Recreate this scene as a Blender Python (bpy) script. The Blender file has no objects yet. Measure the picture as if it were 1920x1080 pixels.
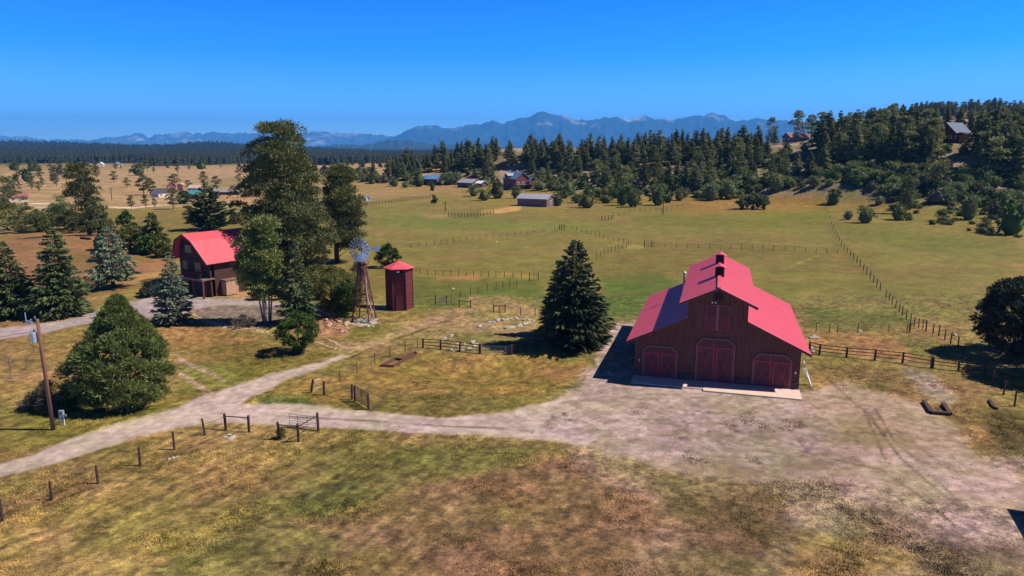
import bpy, math, random
import numpy as np
from mathutils import Vector, Matrix
random.seed(7)
RNG = np.random.default_rng(7)
scene = bpy.context.scene
COL = scene.collection

# ---------------------------------------------------------------- camera
F = 1321.0; HOR = 278.0; CAMZ = 23.0
PITCH = math.atan((540 - HOR) / F)
cd = bpy.data.cameras.new("camera"); cam = bpy.data.objects.new("camera", cd); COL.objects.link(cam)
cd.sensor_width = 36; cd.lens = 36 * F / 1920; cd.clip_start = 0.5; cd.clip_end = 90000
cam.location = (0, 0, CAMZ); cam.rotation_euler = (math.radians(90) - PITCH, 0, 0)
scene.camera = cam

# ---------------------------------------------------------------- sky, sun, exposure
SUN_EL = 50.0
SUN_DIR = Vector((0.995, -0.03, 0)).normalized() * math.cos(math.radians(SUN_EL)) + Vector((0, 0, math.sin(math.radians(SUN_EL))))
wd = bpy.data.worlds.new("World"); scene.world = wd; wd.use_nodes = True
nt = wd.node_tree; nt.nodes.clear()
sky = nt.nodes.new('ShaderNodeTexSky'); sky.sky_type = 'NISHITA'; sky.sun_disc = False
sky.sun_elevation = math.radians(SUN_EL); sky.sun_rotation = math.radians(80)
sky.altitude = 2200; sky.air_density = 1.0; sky.dust_density = 0.3; sky.ozone_density = 3.0
hs = nt.nodes.new('ShaderNodeHueSaturation'); hs.inputs['Saturation'].default_value = 1.0
mt = nt.nodes.new('ShaderNodeVectorMath'); mt.operation = 'MULTIPLY'; 
geo_ = nt.nodes.new('ShaderNodeTexCoord'); sep = nt.nodes.new('ShaderNodeSeparateXYZ'); rmp = nt.nodes.new('ShaderNodeValToRGB')
nt.links.new(geo_.outputs['Generated'], sep.inputs[0]); nt.links.new(sep.outputs[2], rmp.inputs[0]); nt.links.new(rmp.outputs[0], mt.inputs[1])
cr_ = rmp.color_ramp; cr_.elements[0].position = 0.0; cr_.elements[0].color = (.58, .88, 1.2, 1); cr_.elements[1].position = 1.0; cr_.elements[1].color = (.05, .065, .085, 1)
for p_, c_ in ((.05, (.30, .68, 1.32)), (.12, (.05, .48, 1.52)), (.21, (.008, .36, 1.62)), (.34, (.07, .20, .45)), (.5, (.06, .10, .16))):
    e_ = cr_.elements.new(p_); e_.color = (*c_, 1)
bg = nt.nodes.new('ShaderNodeBackground'); bg.inputs['Strength'].default_value = 0.15
wo = nt.nodes.new('ShaderNodeOutputWorld')
nt.links.new(sky.outputs[0], hs.inputs['Color']); nt.links.new(hs.outputs[0], mt.inputs[0]); nt.links.new(mt.outputs[0], bg.inputs['Color']); nt.links.new(bg.outputs[0], wo.inputs[0])
sl = bpy.data.lights.new("sun", 'SUN'); so = bpy.data.objects.new("sun", sl); COL.objects.link(so)
sl.energy = 5.0; sl.angle = math.radians(0.5); sl.color = (1.0, 0.94, 0.85)
so.rotation_euler = SUN_DIR.to_track_quat('Z', 'Y').to_euler()
scene.view_settings.view_transform = 'Standard'; scene.view_settings.look = 'None'
scene.view_settings.exposure = 0.50; scene.view_settings.gamma = 1.0
scene.render.engine = 'CYCLES'
scene.cycles.max_bounces = 5; scene.cycles.diffuse_bounces = 2; scene.cycles.volume_bounces = 0
scene.cycles.transparent_max_bounces = 4

# ---------------------------------------------------------------- geometry of the picture
FW = Vector((0, math.cos(PITCH), -math.sin(PITCH))); UP = Vector((0, math.sin(PITCH), math.cos(PITCH)))
def rays(px, py):
    px = np.asarray(px, float); py = np.asarray(py, float)
    a = (px - 960) / F; b = -(py - 540) / F
    return a, FW.y + b * UP.y, FW.z + b * UP.z
def project(X, Y, Z):
    z = Z - CAMZ; f = Y * FW.y + z * FW.z; f = np.where(f < 1, 1, f)
    return 960 + F * X / f, 540 - F * (Y * UP.y + z * UP.z) / f
def atY(px, py, Y):
    a, b, c = rays(px, py); t = Y / b
    return (float(a * t), float(Y), float(CAMZ + c * t))
def at0(px, py, z=0.0):
    a, b, c = rays(px, py); t = (z - CAMZ) / c
    return (float(a * t), float(b * t), z)

# ---------------------------------------------------------------- noise
def _h(ix, iy, s):
    n = (ix.astype(np.int64) * 374761393 + iy.astype(np.int64) * 668265263 + s * 1442695041) & 0x7fffffff
    n = ((n ^ (n >> 13)) * 1274126177) & 0x7fffffff
    return ((n ^ (n >> 16)) & 0xffffff) / float(0xffffff)
def vnoise(x, y, s=0):
    x = np.asarray(x, float); y = np.asarray(y, float)
    ix = np.floor(x); iy = np.floor(y); fx = x - ix; fy = y - iy
    fx = fx * fx * (3 - 2 * fx); fy = fy * fy * (3 - 2 * fy)
    a = _h(ix, iy, s); b = _h(ix + 1, iy, s); c = _h(ix, iy + 1, s); d = _h(ix + 1, iy + 1, s)
    return (a * (1 - fx) + b * fx) * (1 - fy) + (c * (1 - fx) + d * fx) * fy
def fbm(x, y, s=0, o=4):
    r = 0; a = .5; t = 0
    for i in range(o):
        r = r + a * vnoise(x, y, s + i * 17); t += a; a *= .5; x = x * 2.03 + 11.3; y = y * 2.03 + 5.7
    return r / t
def sstep(a, b, x):
    t = np.clip((x - a) / (b - a), 0, 1); return t * t * (3 - 2 * t)

# ---------------------------------------------------------------- terrain height
CP = []
for p in [(600,352),(690,352),(760,352),(830,352),(890,362),(950,372),(1010,392),(1100,392),(1200,390),(1300,384),(1380,380),(1450,388),(1560,388),(1650,412),
          (1700,432),(1800,440),(1920,450),(2100,480),(1200,440),(1000,430),(800,420),(1400,440),(1600,480),(1800,560),(640,430),(2100,640)]:
    CP.append(at0(*p, z=-0.8))
for p in [(500,325),(400,335),(600,318),(300,330),(0,340),(-200,340)]: CP.append(at0(*p, z=-0.8))
for px, py, Y in [(700,338,480),(800,319,640),(850,303,560),(900,288,500),(1000,291,470),(1100,296,450),(1200,294,450),(1300,289,430),(1400,284,430),(1490,269,390),(1600,268,390),
                  (1700,266,370),(1790,268,330),(1900,276,320),(2050,285,300),(950,352,400),(1000,322,440),(1100,330,400),(1200,338,370),(1280,335,350),(1400,325,350),
                  (1500,318,340),(1600,318,330),(1700,330,300),(1850,360,262),(1900,400,225),(880,345,430),(2100,380,210),(1560,345,300),
                  (1650,217,900),(1720,211,920),(1800,209,900),(1920,217,900),(2100,215,900),(1560,243,940),(1480,262,960),(1720,240,640),(1850,245,600)]:
    CP.append(atY(px, py, Y))
for x, y, z in [(-600,900,-1),(-200,1000,-1),(-40,950,0),(100,900,2),(250,1100,5),(0,700,3),(120,680,6),(200,640,8),(500,1500,10),(900,1500,30),(-100,1500,0),(-900,1500,0),(-900,500,-1),(-500,300,-1)]:
    CP.append((x, y, z))
CP = np.array(CP)
def _ker(dx, dy): return np.sqrt(dx * dx + dy * dy + 20.0 ** 2)
_A = _ker(CP[:, None, 0] - CP[None, :, 0], CP[:, None, 1] - CP[None, :, 1]); n_ = len(CP)
_M = np.zeros((n_ + 1, n_ + 1)); _M[:n_, :n_] = _A + np.eye(n_) * -2.0; _M[n_, :n_] = 1; _M[:n_, n_] = 1
_wt = np.linalg.solve(_M, np.append(CP[:, 2], 0))
def height(X, Y):
    X = np.asarray(X, float); Y = np.asarray(Y, float); sh = X.shape; x = X.ravel(); y = Y.ravel()
    r = np.full(x.shape, _wt[-1])
    Yc = np.minimum(y, 1500); xc = np.clip(x, -900, 900)
    for i in range(n_): r += _wt[i] * _ker(xc - CP[i, 0], Yc - CP[i, 1])
    r += (fbm(x / 40, y / 40, 3) - .5) * 7 * np.clip(r / 6, 0, 1)
    r = 0.5 * (r + np.sqrt(r * r + 0.5)) - 0.02
    near = sstep(190, 250, y + 0.25 * np.maximum(-x, 0) - .35 * np.maximum(x - 60, 0) ) ; r = r * near
    r *= 1 - sstep(1300, 1900, y) * sstep(-100, -400, -np.abs(x) + 0) * 0
    r = r * (1 - sstep(1500, 2600, y))
    # the forested mesa on the far left
    u = x / np.maximum(y, 1)
    m = np.interp(u, [-1, -.72, -.6, -.5, -.36, -.28, -.2, .1, 1], [70, 60, 48, 36, 33, 24, 8, 6, 10])
    bump = 24 * np.exp(-((u + .42) / .05) ** 2 - ((y - 3600) / 700) ** 2)
    r = r + sstep(1300, 4300, y) * m * (1 - .0 * y) + bump + sstep(1500, 3500, y) * (fbm(x / 500, y / 500, 9) - .5) * 14
    # brown bank beside the left trees, soft undulation of the fields
    r = r + 2.2 * np.exp(-((x + 103) / 22) ** 2 - ((y - 165) / 22) ** 2)
    r = r + 0.5 * (fbm(x / 35, y / 28, 21) - .5) * sstep(25, 60, y) * (1 - np.exp(-((x - 22) / 22) ** 2 - ((y - 74) / 16) ** 2))
    r = r - 1.7 * np.exp(-((x + 3.0) / 8.0) ** 2 - ((y - 73.0) / 4.2) ** 2)      # hollow left of the big spruce
    r = r + 1.6 * np.exp(-((x + 26.0) / 4.5) ** 2 - ((y - 97.5) / 3.4) ** 2)      # rockery mound
    r = r + 0.7 * np.exp(-((x + 9.5) / 5.0) ** 2 - ((y - 86.0) / 2.4) ** 2)        # white boulder mound
    return r.reshape(sh)
def Gn(px, py):
    """ground points seen at photo pixels"""
    px = np.atleast_1d(np.asarray(px, float)); py = np.atleast_1d(np.asarray(py, float))
    a, b, c = rays(px, py); Ys = 24 * np.power(1.0075, np.arange(600)); Ys = Ys[Ys < 2000]
    T = Ys[None, :] / b[:, None]; Xs = a[:, None] * T; Zs = CAMZ + c[:, None] * T
    D = Zs - height(Xs, np.broadcast_to(Ys, Xs.shape)); hit = D < 0
    k = np.where(hit.any(1), hit.argmax(1), len(Ys) - 1); k = np.maximum(k, 1); i = np.arange(len(px))
    d0 = D[i, k - 1]; d1 = D[i, k]; f = np.clip(d0 / np.where(abs(d0 - d1) < 1e-6, 1, d0 - d1), 0, 1)
    Y = Ys[k - 1] * (1 - f) + Ys[k] * f; X = a * Y / b
    return np.stack([X, Y, height(X, Y)], 1)
def G(px, py):
    return Vector(Gn(px, py)[0])

# ---------------------------------------------------------------- materials
def lin(c): return tuple(((v / 255) / 12.92 if v / 255 <= .04045 else ((v / 255 + .055) / 1.055) ** 2.4) for v in c)
def new_mat(name):
    m = bpy.data.materials.new(name); m.use_nodes = True
    return m, m.node_tree.nodes, m.node_tree.links, m.node_tree.nodes['Principled BSDF']
def mat(name, c, rough=.8, var=.25, scale=3.0, metal=0.0, spec=.3, stretch=(1, 1, 1), bump=0.0):
    m, N, L, b = new_mat(name)
    tc = N.new('ShaderNodeTexCoord'); mp = N.new('ShaderNodeMapping'); mp.inputs['Scale'].default_value = stretch
    nz = N.new('ShaderNodeTexNoise'); nz.inputs['Scale'].default_value = scale; nz.inputs['Detail'].default_value = 5; nz.inputs['Roughness'].default_value = .65
    L.new(tc.outputs['Object'], mp.inputs[0]); L.new(mp.outputs[0], nz.inputs['Vector'])
    mr = N.new('ShaderNodeMapRange'); mr.inputs[1].default_value = .25; mr.inputs[2].default_value = .75
    mr.inputs[3].default_value = 1 - var; mr.inputs[4].default_value = 1 + var
    L.new(nz.outputs['Fac'], mr.inputs[0])
    mx = N.new('ShaderNodeVectorMath'); mx.operation = 'SCALE'; mx.inputs[0].default_value = c[:3]
    L.new(mr.outputs[0], mx.inputs['Scale']); L.new(mx.outputs[0], b.inputs['Base Color'])
    b.inputs['Roughness'].default_value = rough; b.inputs['Metallic'].default_value = metal; b.inputs['Specular IOR Level'].default_value = spec
    if bump:
        bp = N.new('ShaderNodeBump'); bp.inputs['Strength'].default_value = bump; bp.inputs['Distance'].default_value = .05
        L.new(nz.outputs['Fac'], bp.inputs['Height']); L.new(bp.outputs[0], b.inputs['Normal'])
    return m
def leaf_mat(name, c1, c2, rough=.75, transl=0.0, nscale=.6):
    m, N, L, b = new_mat(name)
    g = N.new('ShaderNodeNewGeometry'); oi = N.new('ShaderNodeObjectInfo'); tc = N.new('ShaderNodeTexCoord')
    nz = N.new('ShaderNodeTexNoise'); nz.inputs['Scale'].default_value = nscale; nz.inputs['Detail'].default_value = 2
    L.new(tc.outputs['Object'], nz.inputs['Vector'])
    ad = N.new('ShaderNodeMath'); ad.operation = 'MULTIPLY_ADD'; ad.inputs[1].default_value = .55; L.new(g.outputs['Random Per Island'], ad.inputs[0])
    mr = N.new('ShaderNodeMapRange'); mr.inputs[1].default_value = .3; mr.inputs[2].default_value = .7; mr.inputs[3].default_value = -.05; mr.inputs[4].default_value = .5
    L.new(nz.outputs['Fac'], mr.inputs[0]); L.new(mr.outputs[0], ad.inputs[2])
    mx = N.new('ShaderNodeMix'); mx.data_type = 'RGBA'; mx.inputs['A'].default_value = (*c1, 1); mx.inputs['B'].default_value = (*c2, 1)
    L.new(ad.outputs[0], mx.inputs['Factor'])
    mo = N.new('ShaderNodeMapRange'); mo.inputs[3].default_value = .7; mo.inputs[4].default_value = 1.35; L.new(oi.outputs['Random'], mo.inputs[0])
    sc = N.new('ShaderNodeVectorMath'); sc.operation = 'SCALE'; L.new(mx.outputs['Result'], sc.inputs[0]); L.new(mo.outputs[0], sc.inputs['Scale'])
    L.new(sc.outputs[0], b.inputs['Base Color']); b.inputs['Roughness'].default_value = rough; b.inputs['Specular IOR Level'].default_value = .15
    if transl:
        t = N.new('ShaderNodeBsdfTranslucent'); L.new(sc.outputs[0], t.inputs['Color']); ms = N.new('ShaderNodeMixShader'); ms.inputs[0].default_value = transl
        L.new(b.outputs[0], ms.inputs[1]); L.new(t.outputs[0], ms.inputs[2]); L.new(ms.outputs[0], N['Material Output'].inputs[0])
    return m
def ground_mat(name, fine=6.0, amp=.35, bump=.6, gloss=.9):
    m, N, L, b = new_mat(name)
    at = N.new('ShaderNodeAttribute'); at.attribute_name = 'Col'
    tc = N.new('ShaderNodeTexCoord')
    n1 = N.new('ShaderNodeTexNoise'); n1.inputs['Scale'].default_value = fine; n1.inputs['Detail'].default_value = 6; n1.inputs['Roughness'].default_value = .75
    n2 = N.new('ShaderNodeTexNoise'); n2.inputs['Scale'].default_value = .45; n2.inputs['Detail'].default_value = 5; n2.inputs['Roughness'].default_value = .7
    mp = N.new('ShaderNodeMapping'); mp.inputs['Scale'].default_value = (.7, 1, 1); L.new(tc.outputs['Object'], mp.inputs[0])
    L.new(mp.outputs[0], n1.inputs['Vector']); L.new(mp.outputs[0], n2.inputs['Vector'])
    r1 = N.new('ShaderNodeMapRange'); r1.inputs[1].default_value = .36; r1.inputs[2].default_value = .64; r1.inputs[3].default_value = 1 - amp; r1.inputs[4].default_value = 1 + amp * .85
    r2 = N.new('ShaderNodeMapRange'); r2.inputs[1].default_value = .3; r2.inputs[2].default_value = .7; r2.inputs[3].default_value = .84; r2.inputs[4].default_value = 1.14
    L.new(n1.outputs['Fac'], r1.inputs[0]); L.new(n2.outputs['Fac'], r2.inputs[0])
    mu = N.new('ShaderNodeMath'); mu.operation = 'MULTIPLY'; L.new(r1.outputs[0], mu.inputs[0]); L.new(r2.outputs[0], mu.inputs[1])
    sc = N.new('ShaderNodeVectorMath'); sc.operation = 'SCALE'; L.new(at.outputs['Color'], sc.inputs[0]); L.new(mu.outputs[0], sc.inputs['Scale'])
    L.new(sc.outputs[0], b.inputs['Base Color']); b.inputs['Roughness'].default_value = gloss; b.inputs['Specular IOR Level'].default_value = .12
    bp = N.new('ShaderNodeBump'); bp.inputs['Strength'].default_value = bump; bp.inputs['Distance'].default_value = .12
    L.new(n1.outputs['Fac'], bp.inputs['Height']); L.new(bp.outputs[0], b.inputs['Normal'])
    return m

# ---------------------------------------------------------------- object helpers
def tag(o, label=None, cat=None, group=None, kind=None):
    if label: o['label'] = label
    if cat: o['category'] = cat
    if group: o['group'] = group
    if kind: o['kind'] = kind
    return o
def thing(name, label, cat, loc=(0, 0, 0), rotz=0.0, group=None):
    o = bpy.data.objects.new(name, None); COL.objects.link(o); o.location = loc; o.rotation_euler = (0, 0, rotz)
    o.empty_display_size = .3
    return tag(o, label, cat, group)
def link(name, me, parent=None, loc=None):
    o = bpy.data.objects.new(name, me); COL.objects.link(o)
    if parent is not None: o.parent = parent
    if loc is not None: o.location = loc
    return o
def np_mesh(name, parts, mats, smooth=False):
    """parts: list of (verts Nx3, faces MxK, material index)"""
    vs = []; fl = []; ft = []; mi = []; off = 0
    for v, f, k in parts:
        v = np.asarray(v, np.float32).reshape(-1, 3); f = np.asarray(f, np.int64)
        if len(f) == 0: continue
        vs.append(v); fl.append((f + off).ravel()); ft.append(np.full(len(f), f.shape[1])); mi.append(np.full(len(f), k)); off += len(v)
    V = np.concatenate(vs); LP = np.concatenate(fl).astype(np.int32); T = np.concatenate(ft).astype(np.int32); M = np.concatenate(mi).astype(np.int32)
    me = bpy.data.meshes.new(name); me.vertices.add(len(V)); me.vertices.foreach_set('co', V.ravel())
    me.loops.add(len(LP)); me.loops.foreach_set('vertex_index', LP); me.polygons.add(len(T))
    st = np.concatenate([[0], np.cumsum(T)[:-1]]).astype(np.int32); me.polygons.foreach_set('loop_start', st)
    me.polygons.foreach_set('material_index', M)
    if smooth: me.polygons.foreach_set('use_smooth', np.ones(len(T), bool))
    for m in mats: me.materials.append(m)
    me.update(calc_edges=True); return me
class MB:
    def __init__(s): s.v = []; s.f = []; s.m = []; s.k = 0
    def add(s, vs, fs):
        o = len(s.v); s.v += [tuple(v) for v in vs]; s.f += [tuple(i + o for i in f) for f in fs]; s.m += [s.k] * len(fs); return s
    def box(s, c, d, rz=0, M=None):
        x, y, z = d[0] / 2, d[1] / 2, d[2] / 2
        R = Matrix.Rotation(rz, 3, 'Z') if M is None else M
        vs = [Vector(c) + R @ Vector(p) for p in [(-x,-y,-z),(x,-y,-z),(x,y,-z),(-x,y,-z),(-x,-y,z),(x,-y,z),(x,y,z),(-x,y,z)]]
        return s.add(vs, [(0,3,2,1),(4,5,6,7),(0,1,5,4),(1,2,6,5),(2,3,7,6),(3,0,4,7)])
    def bar(s, a, b, w, h=None):
        a = Vector(a); b = Vector(b); d = b - a; L = d.length; h = h or w
        q = d.to_track_quat('X', 'Z').to_matrix()
        return s.box((a + b) / 2, (L, w, h), M=q)
    def tube(s, pts, rs, n=8, cap=True):
        pts = [Vector(p) for p in pts]; rings = []
        for i, p in enumerate(pts):
            d = (pts[min(i + 1, len(pts) - 1)] - pts[max(i - 1, 0)]); q = d.to_track_quat('Z', 'Y').to_matrix()
            r = rs[i] if hasattr(rs, '__len__') else rs
            rings.append([p + q @ Vector((r * math.cos(2 * math.pi * j / n), r * math.sin(2 * math.pi * j / n), 0)) for j in range(n)])
        vs = [v for r in rings for v in r]; fs = []
        for i in range(len(pts) - 1):
            for j in range(n): fs.append((i*n+j, i*n+(j+1) % n, (i+1)*n+(j+1) % n, (i+1)*n+j))
        if cap: fs += [tuple(reversed(range(n))), tuple(range((len(pts)-1)*n, len(pts)*n))]
        return s.add(vs, fs)
    def prism(s, poly, y0, y1):
        """polygon in xz extruded along y"""
        n = len(poly); vs = [(x, y0, z) for x, z in poly] + [(x, y1, z) for x, z in poly]
        fs = [tuple(range(n)), tuple(reversed(range(n, 2*n)))] + [(i, i+n, (i+1) % n+n, (i+1) % n) for i in range(n)]
        return s.add(vs, fs)
    def slab(s, p, t):
        """quad p (4 points, upper face counter-clockwise) thickened downward"""
        p = [Vector(q) for q in p]; nrm = (p[1]-p[0]).cross(p[2]-p[0]).normalized()
        if nrm.z < 0: p.reverse(); nrm = -nrm
        q = [a - nrm * t for a in p]
        return s.add(p + q, [(0,1,2,3),(7,6,5,4)] + [(i, i+4, (i+1) % 4+4, (i+1) % 4) for i in range(4)])
    def build(s, name, mats, parent=None, smooth=False, loc=None):
        me = bpy.data.meshes.new(name); me.from_pydata(s.v, [], s.f)
        if not isinstance(mats, (list, tuple)): mats = [mats]
        for m in mats: me.materials.append(m)
        me.polygons.foreach_set('material_index', s.m)
        if smooth: me.polygons.foreach_set('use_smooth', [True]*len(s.f))
        me.update(); return link(name, me, parent, loc)
# ================================================================ GROUND
def poly_sd(px, py, poly, ys=1.6):
    P = np.array(poly, float); P[:, 1] *= ys; y = py * ys; x = px
    d2 = np.full(x.shape, 1e18); ins = np.zeros(x.shape, bool); n = len(P)
    for i in range(n):
        x0, y0 = P[i]; x1, y1 = P[(i+1) % n]; ex, ey = x1-x0, y1-y0
        t = np.clip(((x-x0)*ex + (y-y0)*ey) / (ex*ex+ey*ey+1e-9), 0, 1)
        d2 = np.minimum(d2, (x-x0-t*ex)**2 + (y-y0-t*ey)**2)
        c = (y0 > y) != (y1 > y); xi = x0 + (y - y0) * ex / (ey if abs(ey) > 1e-9 else 1e-9); ins ^= c & (x < xi)
    return np.sqrt(d2) * np.where(ins, -1, 1)
def line_sd(px, py, pts, ys=1.6):
    d2 = np.full(px.shape, 1e18); w = np.zeros(px.shape)
    for (x0, y0, w0), (x1, y1, w1) in zip(pts[:-1], pts[1:]):
        ex, ey = x1-x0, (y1-y0)*ys; t = np.clip(((px-x0)*ex + (py-y0)*ys*ey) / (ex*ex+ey*ey+1e-9), 0, 1)
        d = (px-x0-t*ex)**2 + ((py-y0)*ys-t*ey)**2; b = d < d2; w = np.where(b, w0+(w1-w0)*t, w); d2 = np.where(b, d, d2)
    return np.sqrt(d2) - w
# colour fields: (kind, shape points in photo pixels, colour, softness, strength, ragged, id)
GRAVEL_LOWER = [(-60,884),(0,868),(60,852),(120,827),(200,801),(290,776),(330,763),(372,742),(404,736),(440,722),(500,702),(560,688),(600,678),(640,664),(655,668),(600,690),(540,710),(490,738),(455,757),(520,757),(600,762),(690,772),(760,780),(830,783),(900,777),(960,768),(1010,755),
  (1050,742),(1120,760),(1140,800),(1100,838),(1040,828),(900,818),(800,813),(700,806),(600,801),(520,797),(440,793),(400,794),(340,803),(260,820),(160,853),(80,878),(0,898),(-60,912)]
APRON = [(1060,735),(1088,712),(1118,680),(1140,640),(1165,606),(1205,600),(1200,700),(1510,735),(1560,745),(1590,780),(1560,830),(1440,862),(1300,858),(1150,842),(1060,825),(1000,800)]
GRAVEL_YARD = [(1060,735),(1120,690),(1510,742),(1560,720),(1640,730),(1760,770),(1840,850),(1940,900),(1940,960),(1860,960),(1700,930),(1560,900),(1440,905),(1340,900),(1240,880),(1150,850),(1040,828),(960,810),(1000,770)]
PAVED = [(-60,618),(0,617),(60,610),(130,600),(180,582),(215,573),(262,562),(300,553),(350,556),(420,559),(480,563),(560,570),(560,578),(470,574),(400,574),(372,580),(345,590),(290,596),(220,598),(150,610),(80,625),(0,636),(-60,642)]
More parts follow.
